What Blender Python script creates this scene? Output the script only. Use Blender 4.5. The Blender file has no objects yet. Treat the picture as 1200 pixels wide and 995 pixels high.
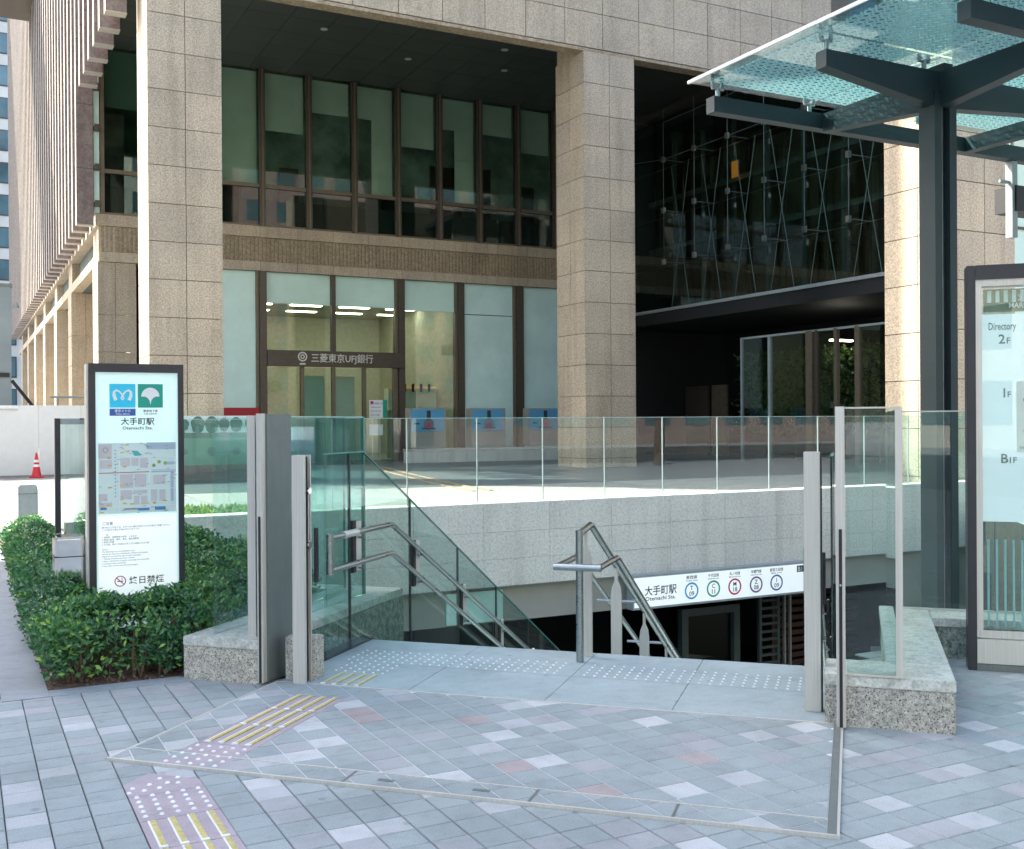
import bpy, bmesh, math, random
from mathutils import Vector, Matrix, noise
from mathutils.geometry import tessellate_polygon
R = math.radians
random.seed(7)
SC = bpy.context.scene
COL = SC.collection

# ------------------------------------------------------------------ camera
cam_d = bpy.data.cameras.new('camera'); cam = bpy.data.objects.new('camera', cam_d); COL.objects.link(cam)
cam_d.sensor_fit = 'HORIZONTAL'; cam_d.sensor_width = 36.0
cam_d.lens = 36.0 * 1254.0 / 1200.0
cam_d.clip_start = 0.1; cam_d.clip_end = 3000
YAW, PITCH, ROLL = R(27.3), -math.atan(3.5 / 1254), R(0.37)
F0 = Vector((math.sin(YAW), math.cos(YAW), 0)); R0 = Vector((math.cos(YAW), -math.sin(YAW), 0)); U0 = Vector((0, 0, 1))
FW = F0 * math.cos(PITCH) + U0 * math.sin(PITCH); UP = -F0 * math.sin(PITCH) + U0 * math.cos(PITCH)
CR = R0 * math.cos(ROLL) - UP * math.sin(ROLL); CU = R0 * math.sin(ROLL) + UP * math.cos(ROLL)
m = Matrix((CR, CU, -FW)).transposed().to_4x4(); m.translation = Vector((0, 0, 1.5))
cam.matrix_world = m
SC.camera = cam

# ------------------------------------------------------------------ sky and sun
SUN_AZ = Vector((-0.707, 0.707, 0)); SUN_EL = R(45)
sun_dir = Vector((SUN_AZ.x * math.cos(SUN_EL), SUN_AZ.y * math.cos(SUN_EL), math.sin(SUN_EL)))
w = bpy.data.worlds.new('World'); SC.world = w; w.use_nodes = True
nt = w.node_tree; bg = nt.nodes['Background']
sky = nt.nodes.new('ShaderNodeTexSky'); sky.sky_type = 'NISHITA'; sky.sun_disc = False
sky.sun_elevation = SUN_EL; sky.sun_rotation = math.atan2(sun_dir.x, sun_dir.y)
sky.air_density = 1.0; sky.dust_density = 3.0; sky.ozone_density = 0.0
nt.links.new(sky.outputs[0], bg.inputs[0]); bg.inputs[1].default_value = 0.15
sd = bpy.data.lights.new('sun', 'SUN'); sd.energy = 3.3; sd.angle = R(0.5); sd.color = (1.0, 0.95, 0.86)
sun = bpy.data.objects.new('sun', sd); COL.objects.link(sun); sun.location = (0, 0, 60)
sun.rotation_euler = sun_dir.to_track_quat('Z', 'Y').to_euler()
SC.view_settings.view_transform = 'Standard'; SC.view_settings.look = 'None'
SC.view_settings.exposure = 2.22; SC.view_settings.gamma = 1.0
SC.render.engine = 'CYCLES'
SC.cycles.max_bounces = 10; SC.cycles.diffuse_bounces = 4; SC.cycles.glossy_bounces = 5
SC.cycles.transmission_bounces = 6; SC.cycles.transparent_max_bounces = 28
SC.cycles.caustics_reflective = False; SC.cycles.caustics_refractive = False
SC.cycles.sample_clamp_indirect = 6.0

# ------------------------------------------------------------------ materials
def new_mat(name):
    mt = bpy.data.materials.new(name); mt.use_nodes = True
    n = mt.node_tree; b = n.nodes['Principled BSDF']
    return mt, n, b
def lk(n, a, b): n.links.new(a, b)
def pos_noise(n, scale, detail=2.0, kind='noise', vec=None):
    if vec is None: vec = n.nodes.new('ShaderNodeNewGeometry').outputs['Position']
    if kind == 'noise':
        t = n.nodes.new('ShaderNodeTexNoise'); t.inputs['Scale'].default_value = scale; t.inputs['Detail'].default_value = detail
        t.inputs['Roughness'].default_value = 0.6
        lk(n, vec, t.inputs['Vector']); return t.outputs['Fac']
    t = n.nodes.new('ShaderNodeTexVoronoi'); t.inputs['Scale'].default_value = scale
    lk(n, vec, t.inputs['Vector']); return t.outputs['Color']
def ramp(n, fac, stops):
    r = n.nodes.new('ShaderNodeValToRGB'); lk(n, fac, r.inputs[0])
    e = r.color_ramp.elements
    while len(e) > 1: e.remove(e[-1])
    e[0].position = stops[0][0]; e[0].color = (*stops[0][1], 1)
    for p, c in stops[1:]:
        x = e.new(p); x.color = (*c, 1)
    return r.outputs[0]
def mixc(n, fac, a, b, mode='MIX'):
    x = n.nodes.new('ShaderNodeMix'); x.data_type = 'RGBA'; x.blend_type = mode
    for s, v in ((x.inputs[0], fac), (x.inputs[6], a), (x.inputs[7], b)):
        if hasattr(v, 'links') or hasattr(v, 'is_linked'): lk(n, v, s)
        else: s.default_value = v if not isinstance(v, tuple) else (*v, 1)
    return x.outputs[2]
def sc(c, k): return tuple(min(1, v * k) for v in c)
def plain(name, col, rough=0.6, metal=0.0, var=0.12, vscale=6.0, bump=0.0, emit=None, spec=0.5):
    mt, n, b = new_mat(name)
    f = pos_noise(n, vscale, 4)
    c = ramp(n, f, [(0.3, sc(col, 1 - var)), (0.7, sc(col, 1 + var))])
    lk(n, c, b.inputs['Base Color']); b.inputs['Roughness'].default_value = rough; b.inputs['Metallic'].default_value = metal
    b.inputs['Specular IOR Level'].default_value = spec
    if bump:
        bp = n.nodes.new('ShaderNodeBump'); bp.inputs['Strength'].default_value = bump; bp.inputs['Distance'].default_value = 0.004
        lk(n, pos_noise(n, 90, 3), bp.inputs['Height']); lk(n, bp.outputs[0], b.inputs['Normal'])
    if emit:
        b.inputs['Emission Color'].default_value = (*emit[0], 1); b.inputs['Emission Strength'].default_value = emit[1]
    return mt
def granite(name, cols, scales=(9, 28, 110), rough=0.55, wt=0.5, tint=None, contrast=1.0, bump=0.15, fine_dark=None, var=1.0):
    """speckled stone: three sizes of grain mixed, plus slow staining"""
    mt, n, b = new_mat(name)
    g = n.nodes.new('ShaderNodeNewGeometry').outputs['Position']
    a, m1, z = cols
    s = 0.10 * contrast
    f1 = pos_noise(n, scales[1], 5, vec=g)
    c1 = ramp(n, f1, [(0.5 - s, a), (0.5, m1), (0.5 + s, z)])
    f2 = pos_noise(n, scales[2], 4, vec=g)
    c2 = ramp(n, f2, [(0.5 - s, a), (0.5, m1), (0.5 + s, z)])
    c = mixc(n, wt, c1, c2)
    f0 = pos_noise(n, scales[0] * 0.08, 4, vec=g)
    st = ramp(n, f0, [(0.3, (0.86, 0.86, 0.87)), (0.7, (1.08, 1.07, 1.05))])
    c = mixc(n, 1.0, c, st, 'MULTIPLY')
    if fine_dark:
        v = pos_noise(n, fine_dark[0], 2, vec=g)
        k = ramp(n, v, [(fine_dark[1] - 0.04, (0, 0, 0)), (fine_dark[1] + 0.03, (1, 1, 1))])
        sp = n.nodes.new('ShaderNodeSeparateColor'); lk(n, k, sp.inputs[0])
        c = mixc(n, sp.outputs[0], (0.05, 0.055, 0.05), c)
    ms_ = n.nodes.new('ShaderNodeMapping'); ms_.inputs['Scale'].default_value = (3.0, 3.0, 0.22); lk(n, g, ms_.inputs[0])
    ds = pos_noise(n, 1.0, 5, vec=ms_.outputs[0]); c = mixc(n, 1.0, c, ramp(n, ds, [(0.36, (0.87, 0.86, 0.84)), (0.5, (1, 1, 1)), (0.7, (1.04, 1.04, 1.03))]), 'MULTIPLY')
    # per-slab tone
    oi = n.nodes.new('ShaderNodeObjectInfo')
    tone = ramp(n, oi.outputs['Random'], [(0, (1 - .08 * var, 1 - .09 * var, 1 - .10 * var)), (0.5, (1.0, 1.0, 1.0)), (1, (1 + .07 * var, 1 + .05 * var, 1 + .03 * var))])
    c = mixc(n, 1.0, c, tone, 'MULTIPLY')
    lk(n, c, b.inputs['Base Color']); b.inputs['Roughness'].default_value = rough
    if bump:
        bp = n.nodes.new('ShaderNodeBump'); bp.inputs['Strength'].default_value = bump; bp.inputs['Distance'].default_value = 0.003
        lk(n, f2, bp.inputs['Height']); lk(n, bp.outputs[0], b.inputs['Normal'])
    return mt
def steel(name, col=(0.62, 0.61, 0.58), rough=0.34, metal=1.0, scale=(240, 240, 2)):
    mt, n, b = new_mat(name)
    g = n.nodes.new('ShaderNodeNewGeometry').outputs['Position']
    mp = n.nodes.new('ShaderNodeMapping'); mp.inputs['Scale'].default_value = scale; lk(n, g, mp.inputs[0])
    f = pos_noise(n, 1.0, 3, vec=mp.outputs[0])
    lk(n, ramp(n, f, [(0.25, sc(col, 0.82)), (0.75, sc(col, 1.1))]), b.inputs['Base Color'])
    f2 = pos_noise(n, 7.0, 3, vec=g)
    lk(n, ramp(n, f2, [(0.2, (rough * 0.75,) * 3), (0.8, (rough * 1.3,) * 3)]), b.inputs['Roughness'])
    b.inputs['Metallic'].default_value = metal
    return mt
def fresnel(n, ior):
    g = n.nodes.new('ShaderNodeNewGeometry'); mr = n.nodes.new('ShaderNodeMapRange')
    mr.inputs['To Min'].default_value = ior; mr.inputs['To Max'].default_value = 1.0 / ior
    lk(n, g.outputs['Backfacing'], mr.inputs['Value'])
    fr = n.nodes.new('ShaderNodeFresnel'); lk(n, mr.outputs[0], fr.inputs[0]); return fr
def glass(name, tint, ior=1.5, rough=0.0, smudge=0.0, refl=(1, 1, 1)):
    """thin sheet: tinted see-through with Fresnel reflection"""
    mt, n, b = new_mat(name); n.nodes.remove(b)
    out = n.nodes['Material Output']
    tr = n.nodes.new('ShaderNodeBsdfTransparent'); tr.inputs[0].default_value = (*tint, 1)
    gl = n.nodes.new('ShaderNodeBsdfGlossy'); gl.inputs['Roughness'].default_value = rough; gl.inputs[0].default_value = (*refl, 1)
    fr = fresnel(n, ior)
    mx = n.nodes.new('ShaderNodeMixShader'); lk(n, fr.outputs[0], mx.inputs[0]); lk(n, tr.outputs[0], mx.inputs[1]); lk(n, gl.outputs[0], mx.inputs[2])
    last = mx.outputs[0]
    if smudge:
        df = n.nodes.new('ShaderNodeBsdfDiffuse'); df.inputs[0].default_value = (0.6, 0.72, 0.70, 1)
        m2 = n.nodes.new('ShaderNodeMixShader')
        f = pos_noise(n, 2.5, 4)
        mu = n.nodes.new('ShaderNodeMath'); mu.operation = 'MULTIPLY'; mu.inputs[1].default_value = smudge * 2; lk(n, f, mu.inputs[0])
        lk(n, mu.outputs[0], m2.inputs[0]); lk(n, last, m2.inputs[1]); lk(n, df.outputs[0], m2.inputs[2]); last = m2.outputs[0]
    lk(n, last, out.inputs[0])
    return mt

M = {}
BG = ((0.29, 0.225, 0.155), (0.48, 0.40, 0.29), (0.64, 0.56, 0.435))
M['stone_beige'] = granite('beige_granite', BG, (9, 24, 60), rough=0.5)
M['stone_rib'] = granite('ribbed_beige_stone', ((0.20, 0.15, 0.09), (0.36, 0.28, 0.18), (0.48, 0.40, 0.28)), (9, 12, 40))
M['stone_grey'] = granite('grey_granite', ((0.42, 0.44, 0.40), (0.68, 0.68, 0.62), (0.84, 0.81, 0.75)), (9, 30, 80), rough=0.6, contrast=1.4, var=0.25)
M['stone_block'] = granite('speckled_block_granite', ((0.13, 0.125, 0.105), (0.50, 0.485, 0.43), (0.74, 0.72, 0.66)), (9, 40, 120), rough=0.6, contrast=1.5, fine_dark=(110, 0.40))
M['stone_cap'] = granite('honed_cap_granite', ((0.32, 0.35, 0.33), (0.60, 0.63, 0.59), (0.76, 0.79, 0.75)), (9, 22, 70), rough=0.4, contrast=1.4)
M['stone_green'] = granite('polished_green_granite', ((0.05, 0.09, 0.08), (0.22, 0.28, 0.25), (0.45, 0.5, 0.46)), (9, 22, 60), rough=0.25, contrast=1.3)
M['joint'] = plain('dark_joint', (0.13, 0.12, 0.10), 0.9)
M['grout'] = plain('pavement_joint_sand', (0.055, 0.055, 0.058), 0.95, vscale=30)
M['pale_grout'] = plain('pale_grout', (0.66, 0.69, 0.69), 0.9, vscale=30)
tones = [(0.300, 0.352, 0.362), (0.320, 0.372, 0.380), (0.280, 0.330, 0.342), (0.365, 0.378, 0.400), (0.51, 0.535, 0.55), (0.43, 0.455, 0.475), (0.328, 0.350, 0.370)]
def paver(name, col):
    mt, n, b = new_mat(name)
    g = n.nodes.new('ShaderNodeNewGeometry').outputs['Position']
    f = pos_noise(n, 180, 3, vec=g); c1 = ramp(n, f, [(0.3, sc(col, 0.80)), (0.7, sc(col, 1.18))])
    f0 = pos_noise(n, 2.2, 4, vec=g); st = ramp(n, f0, [(0.3, (0.90, 0.90, 0.90)), (0.7, (1.06, 1.06, 1.06))])
    c = mixc(n, 1.0, c1, st, 'MULTIPLY')
    d1 = pos_noise(n, 11, 6, vec=g); c = mixc(n, 1.0, c, ramp(n, d1, [(0.30, (0.88, 0.88, 0.86)), (0.48, (1.0, 1.0, 1.0)), (0.75, (1.05, 1.05, 1.05))]), 'MULTIPLY')
    vo = n.nodes.new('ShaderNodeTexVoronoi'); vo.inputs['Scale'].default_value = 3.4; lk(n, g, vo.inputs['Vector'])
    c = mixc(n, 1.0, c, ramp(n, vo.outputs['Distance'], [(0.045, (0.72, 0.72, 0.72)), (0.075, (1.0, 1.0, 1.0))]), 'MULTIPLY')
    mp = n.nodes.new('ShaderNodeMapping'); mp.inputs['Scale'].default_value = (0.9, 0.9, 0.9); mp.inputs['Location'].default_value = (5, 2, 0); lk(n, g, mp.inputs[0])
    d2 = pos_noise(n, 1.3, 5, vec=mp.outputs[0]); c = mixc(n, 1.0, c, ramp(n, d2, [(0.36, (0.84, 0.85, 0.84)), (0.5, (1, 1, 1))]), 'MULTIPLY')
    lk(n, c, b.inputs['Base Color'])
    b.inputs['Roughness'].default_value = 0.66
    bp = n.nodes.new('ShaderNodeBump'); bp.inputs['Strength'].default_value = 0.2; bp.inputs['Distance'].default_value = 0.002
    lk(n, f, bp.inputs['Height']); lk(n, bp.outputs[0], b.inputs['Normal'])
    return mt
PAV = [paver('paver_tone_%d' % i, c) for i, c in enumerate(tones)]
PAVW = [32, 28, 16, 8, 4, 8, 6]
PINK = paver('pink_paver', (0.40, 0.345, 0.385)); ROSE = paver('rose_paver', (0.38, 0.335, 0.335))
M['slab_blue'] = paver('blue_grey_flagstone', (0.34, 0.41, 0.43))
M['kerb'] = paver('kerb_stone', (0.30, 0.33, 0.36))
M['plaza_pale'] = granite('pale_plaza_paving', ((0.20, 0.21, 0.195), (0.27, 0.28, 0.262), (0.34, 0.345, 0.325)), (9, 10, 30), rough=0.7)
M['plaza_dark_shade'] = granite('dark_shaded_plaza_paving', ((0.06, 0.075, 0.08), (0.10, 0.125, 0.13), (0.15, 0.18, 0.185)), (9, 10, 30), rough=0.35)  # dark stone, with the tower's shade also put into its colour
M['asphalt'] = granite('asphalt', ((0.03, 0.03, 0.03), (0.055, 0.055, 0.055), (0.08, 0.08, 0.08)), (9, 20, 60), rough=0.9)
M['steel'] = steel('brushed_steel', (0.66, 0.64, 0.585), 0.42, metal=0.40)
M['steel_dark'] = steel('dull_steel_sheet', (0.19, 0.215, 0.205), 0.5, metal=0.35)
M['steel_rail'] = steel('rail_steel', (0.36, 0.39, 0.385), 0.30, scale=(60, 60, 60))
M['chrome'] = steel('mirror_chrome', (0.8, 0.8, 0.8), 0.06, scale=(2, 2, 2))
M['slot'] = plain('black_rubber', (0.02, 0.02, 0.022), 0.6)
M['canopy_paint'] = plain('dark_green_grey_paint', (0.026, 0.045, 0.050), 0.5, var=0.08, spec=0.35)
M['canopy_mid'] = plain('canopy_light_strip', (0.30, 0.34, 0.34), 0.4)
M['sign_frame'] = plain('charcoal_sign_frame', (0.030, 0.031, 0.038), 0.4)
M['bronze'] = plain('dark_bronze_mullion', (0.085, 0.068, 0.050), 0.4, metal=0.3)
M['bronze_light'] = plain('light_bronze_mullion', (0.16, 0.13, 0.09), 0.4, metal=0.3)
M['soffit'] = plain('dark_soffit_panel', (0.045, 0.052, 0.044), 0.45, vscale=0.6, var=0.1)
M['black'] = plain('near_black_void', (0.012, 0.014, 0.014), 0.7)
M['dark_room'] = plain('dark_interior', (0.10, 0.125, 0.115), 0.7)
M['lamp_white'] = plain('lamp_glow', (0.9, 0.9, 0.85), 0.5, emit=((1.0, 0.94, 0.75), 4.5))
M['lamp_spot'] = plain('spot_glass', (0.5, 0.5, 0.48), 0.3)
M['lamp_amber'] = plain('amber_glow', (0.8, 0.4, 0.1), 0.5, emit=((1.0, 0.30, 0.04), 0.16))
M['room_wall'] = plain('cream_room_wall', (0.56, 0.53, 0.43), 0.8)
M['room_ceiling'] = plain('room_ceiling', (0.45, 0.42, 0.34), 0.8)
M['frost'] = plain('frosted_teal_glass', (0.66, 0.88, 0.80), 0.25, vscale=0.8, var=0.08)
M['frost_hi'] = plain('frosted_transom_glass', (0.62, 0.84, 0.74), 0.25, vscale=0.8, var=0.08)
M['blind'] = plain('pale_roller_blind', (0.80, 0.84, 0.76), 0.7, vscale=1.5, var=0.08)
M['blind_dim'] = plain('dim_green_interior', (0.30, 0.37, 0.32), 0.7, vscale=0.9, var=0.5)
M['glass_win'] = glass('window_glass', (0.74, 0.82, 0.77), 1.5)
M['glass_dark'] = glass('dark_curtain_glass', (0.50, 0.60, 0.57), 1.6)
M['glass_fence'] = glass('fence_glass', (0.88, 0.94, 0.925), 1.5, smudge=0.012)
M['glass_teal'] = glass('teal_safety_glass', (0.71, 0.88, 0.875), 1.5, smudge=0.02)
M['glass_stair'] = glass('stair_guard_glass', (0.83, 0.93, 0.91), 1.5, smudge=0.012)
M['glass_edge'] = plain('green_glass_edge', (0.10, 0.30, 0.26), 0.2)
M['glass_edge_pale'] = plain('pale_glass_edge', (0.42, 0.60, 0.56), 0.2)
M['white'] = plain('white_panel', (0.80, 0.82, 0.83), 0.5, var=0.03)
M['sign_face'] = plain('pale_cyan_sign_face', (0.62, 0.83, 0.82), 0.3, var=0.02, emit=((0.62, 0.84, 0.84), 0.10))
M['sign_white'] = plain('lightbox_white_face', (0.80, 0.84, 0.84), 0.3, var=0.02, emit=((0.8, 0.88, 0.9), 0.12))
M['dir_face'] = plain('directory_white_face', (0.80, 0.84, 0.86), 0.25, var=0.02, emit=((0.75, 0.88, 0.95), 0.10))
def flat(name, c, r=0.5): M[name] = plain(name + '_print', c, r, var=0.02)
M['cable'] = plain('dim_teal_cable', (0.085, 0.14, 0.13), 0.5); M['rod_dim'] = plain('grey_rod', (0.10, 0.13, 0.125), 0.4)
M['dull_orange'] = plain('worn_orange_bar', (0.34, 0.23, 0.12), 0.6)
M['ink_grey'] = plain('grey_ink', (0.22, 0.25, 0.26), 0.5)
flat('ink', (0.03, 0.035, 0.04)); flat('ink_soft', (0.14, 0.17, 0.18)); flat('cyan', (0.03, 0.62, 0.88)); flat('tgreen', (0.01, 0.36, 0.27))
flat('navy', (0.04, 0.12, 0.42)); flat('print_white', (0.85, 0.88, 0.88)); flat('red', (0.55, 0.02, 0.05)); flat('yellow', (0.62, 0.46, 0.05))
flat('ring_blue', (0.02, 0.38, 0.66)); flat('ring_green', (0.03, 0.38, 0.24)); flat('ring_red', (0.62, 0.02, 0.10)); flat('ring_purple', (0.16, 0.10, 0.24)); flat('ring_navy', (0.04, 0.13, 0.40))
flat('map_bg', (0.66, 0.80, 0.78)); flat('map_block', (0.58, 0.57, 0.60)); flat('map_road', (0.40, 0.52, 0.62)); flat('map_water', (0.10, 0.45, 0.45)); flat('map_park', (0.30, 0.45, 0.10))
flat('map_yellow', (0.75, 0.50, 0.08)); flat('map_blue', (0.05, 0.25, 0.55)); flat('poster_blue', (0.10, 0.36, 0.55)); flat('bank_red', (0.42, 0.01, 0.02))
flat('cone_red', (0.62, 0.03, 0.05)); flat('brown_soil', (0.16, 0.12, 0.09)); flat('lawn_reflection', (0.13, 0.32, 0.22)); flat('tree_print', (0.06, 0.16, 0.12)); flat('sky_reflection', (0.55, 0.68, 0.66))
flat('header_print', (0.17, 0.22, 0.13)); flat('teal_reflection', (0.38, 0.68, 0.68), 0.3); flat('magenta', (0.45, 0.03, 0.15)); flat('notice_green', (0.02, 0.35, 0.22))
M['tact_yellow'] = plain('tactile_yellow', (0.52, 0.45, 0.17), 0.5, vscale=60, var=0.25)
M['tact_stud'] = plain('tactile_steel_stud', (0.80, 0.82, 0.82), 0.35)
M['fin'] = granite('pink_brown_fin', ((0.20, 0.155, 0.145), (0.27, 0.215, 0.20), (0.33, 0.27, 0.25)), (9, 5, 14), rough=0.6, bump=0)
M['fin_edge'] = plain('pale_fin_edge', (0.46, 0.42, 0.36), 0.5)
M['louver'] = plain('brown_slat', (0.12, 0.065, 0.05), 0.5)
M['pale_wall'] = plain('pale_far_wall', (0.62, 0.60, 0.54), 0.8, vscale=0.3)
M['far_glass'] = plain('far_window_glass', (0.10, 0.17, 0.19), 0.08, vscale=0.2, var=0.4)
M['brick_red'] = plain('red_brown_cladding', (0.33, 0.16, 0.11), 0.8)
M['grey_sheet'] = plain('grey_sheet_metal', (0.26, 0.31, 0.33), 0.5, vscale=0.8)
M['beige_paint'] = plain('beige_painted_wall', (0.33, 0.325, 0.285), 0.8, vscale=1.0)
M['bark'] = plain('bark', (0.12, 0.085, 0.06), 0.9, vscale=25, var=0.3)
def leafmat(name, cols, rough=0.38, trans=0.25):
    mt, n, b = new_mat(name)
    at = n.nodes.new('ShaderNodeAttribute'); at.attribute_name = 'tone'
    lk(n, ramp(n, at.outputs['Fac'], cols), b.inputs['Base Color']); b.inputs['Roughness'].default_value = rough
    b.inputs['Subsurface Weight'].default_value = 0.0
    tl = n.nodes.new('ShaderNodeBsdfTranslucent'); lk(n, ramp(n, at.outputs['Fac'], [(p, sc(c, 1.5)) for p, c in cols]), tl.inputs[0])
    mx = n.nodes.new('ShaderNodeMixShader'); mx.inputs[0].default_value = trans
    lk(n, b.outputs[0], mx.inputs[1]); lk(n, tl.outputs[0], mx.inputs[2]); lk(n, mx.outputs[0], n.nodes['Material Output'].inputs[0])
    return mt
M['leaf'] = leafmat('hedge_leaf', [(0, (0.022, 0.080, 0.050)), (0.45, (0.060, 0.185, 0.075)), (0.8, (0.15, 0.33, 0.09)), (1, (0.30, 0.48, 0.09))], 0.30)
M['tree_leaf'] = leafmat('tree_leaf', [(0, (0.03, 0.07, 0.02)), (1, (0.08, 0.15, 0.03))])
M['grass'] = leafmat('grass_blade', [(0, (0.10, 0.20, 0.04)), (1, (0.26, 0.40, 0.10))])
M['soil'] = granite('leaf_litter_soil', ((0.04, 0.025, 0.02), (0.12, 0.08, 0.06), (0.26, 0.19, 0.15)), (9, 30, 90), rough=0.95, contrast=1.5, bump=0.6)
def frit_mat():
    mt, n, b = new_mat('ring_fritted_glass'); n.nodes.remove(b); out = n.nodes['Material Output']
    g = n.nodes.new('ShaderNodeNewGeometry').outputs['Position']
    def rings(off):
        mp = n.nodes.new('ShaderNodeMapping'); mp.inputs['Scale'].default_value = (1 / 0.080, 1 / 0.139, 0); mp.inputs['Location'].default_value = (*off, 0)
        lk(n, g, mp.inputs[0])
        fr = n.nodes.new('ShaderNodeVectorMath'); fr.operation = 'FRACTION'; lk(n, mp.outputs[0], fr.inputs[0])
        sb = n.nodes.new('ShaderNodeVectorMath'); sb.operation = 'SUBTRACT'; sb.inputs[1].default_value = (0.5, 0.5, 0); lk(n, fr.outputs[0], sb.inputs[0])
        ml = n.nodes.new('ShaderNodeVectorMath'); ml.operation = 'MULTIPLY'; ml.inputs[1].default_value = (0.080, 0.139, 0); lk(n, sb.outputs[0], ml.inputs[0])
        ln = n.nodes.new('ShaderNodeVectorMath'); ln.operation = 'LENGTH'; lk(n, ml.outputs[0], ln.inputs[0])
        c = n.nodes.new('ShaderNodeMath'); c.operation = 'COMPARE'; c.inputs[1].default_value = 0.030; c.inputs[2].default_value = 0.0078; lk(n, ln.outputs['Value'], c.inputs[0])
        return c.outputs[0]
    mx = n.nodes.new('ShaderNodeMath'); mx.operation = 'MAXIMUM'; lk(n, rings((0, 0)), mx.inputs[0]); lk(n, rings((0.5, 0.5)), mx.inputs[1])
    tr = n.nodes.new('ShaderNodeBsdfTransparent'); tr.inputs[0].default_value = (0.56, 0.72, 0.74, 1)
    tl = n.nodes.new('ShaderNodeBsdfTranslucent'); tl.inputs[0].default_value = (0.62, 0.74, 0.73, 1)
    df = n.nodes.new('ShaderNodeBsdfDiffuse'); df.inputs[0].default_value = (0.66, 0.80, 0.79, 1)
    w1 = n.nodes.new('ShaderNodeMixShader'); w1.inputs[0].default_value = 0.45; lk(n, tl.outputs[0], w1.inputs[1]); lk(n, df.outputs[0], w1.inputs[2])
    base = n.nodes.new('ShaderNodeMixShader'); base.inputs[0].default_value = 0.05; lk(n, tr.outputs[0], base.inputs[1]); lk(n, w1.outputs[0], base.inputs[2])
    m1 = n.nodes.new('ShaderNodeMixShader'); lk(n, mx.outputs[0], m1.inputs[0]); lk(n, base.outputs[0], m1.inputs[1]); lk(n, w1.outputs[0], m1.inputs[2])
    gl = n.nodes.new('ShaderNodeBsdfGlossy'); gl.inputs['Roughness'].default_value = 0.0
    fr = fresnel(n, 1.5)
    m2 = n.nodes.new('ShaderNodeMixShader'); lk(n, fr.outputs[0], m2.inputs[0]); lk(n, m1.outputs[0], m2.inputs[1]); lk(n, gl.outputs[0], m2.inputs[2])
    lk(n, m2.outputs[0], out.inputs[0]); return mt
M['frit'] = frit_mat()
M['canopy_glass'] = glass('canopy_rim_glass', (0.72, 0.88, 0.89), 1.5, smudge=0.03)

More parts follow.
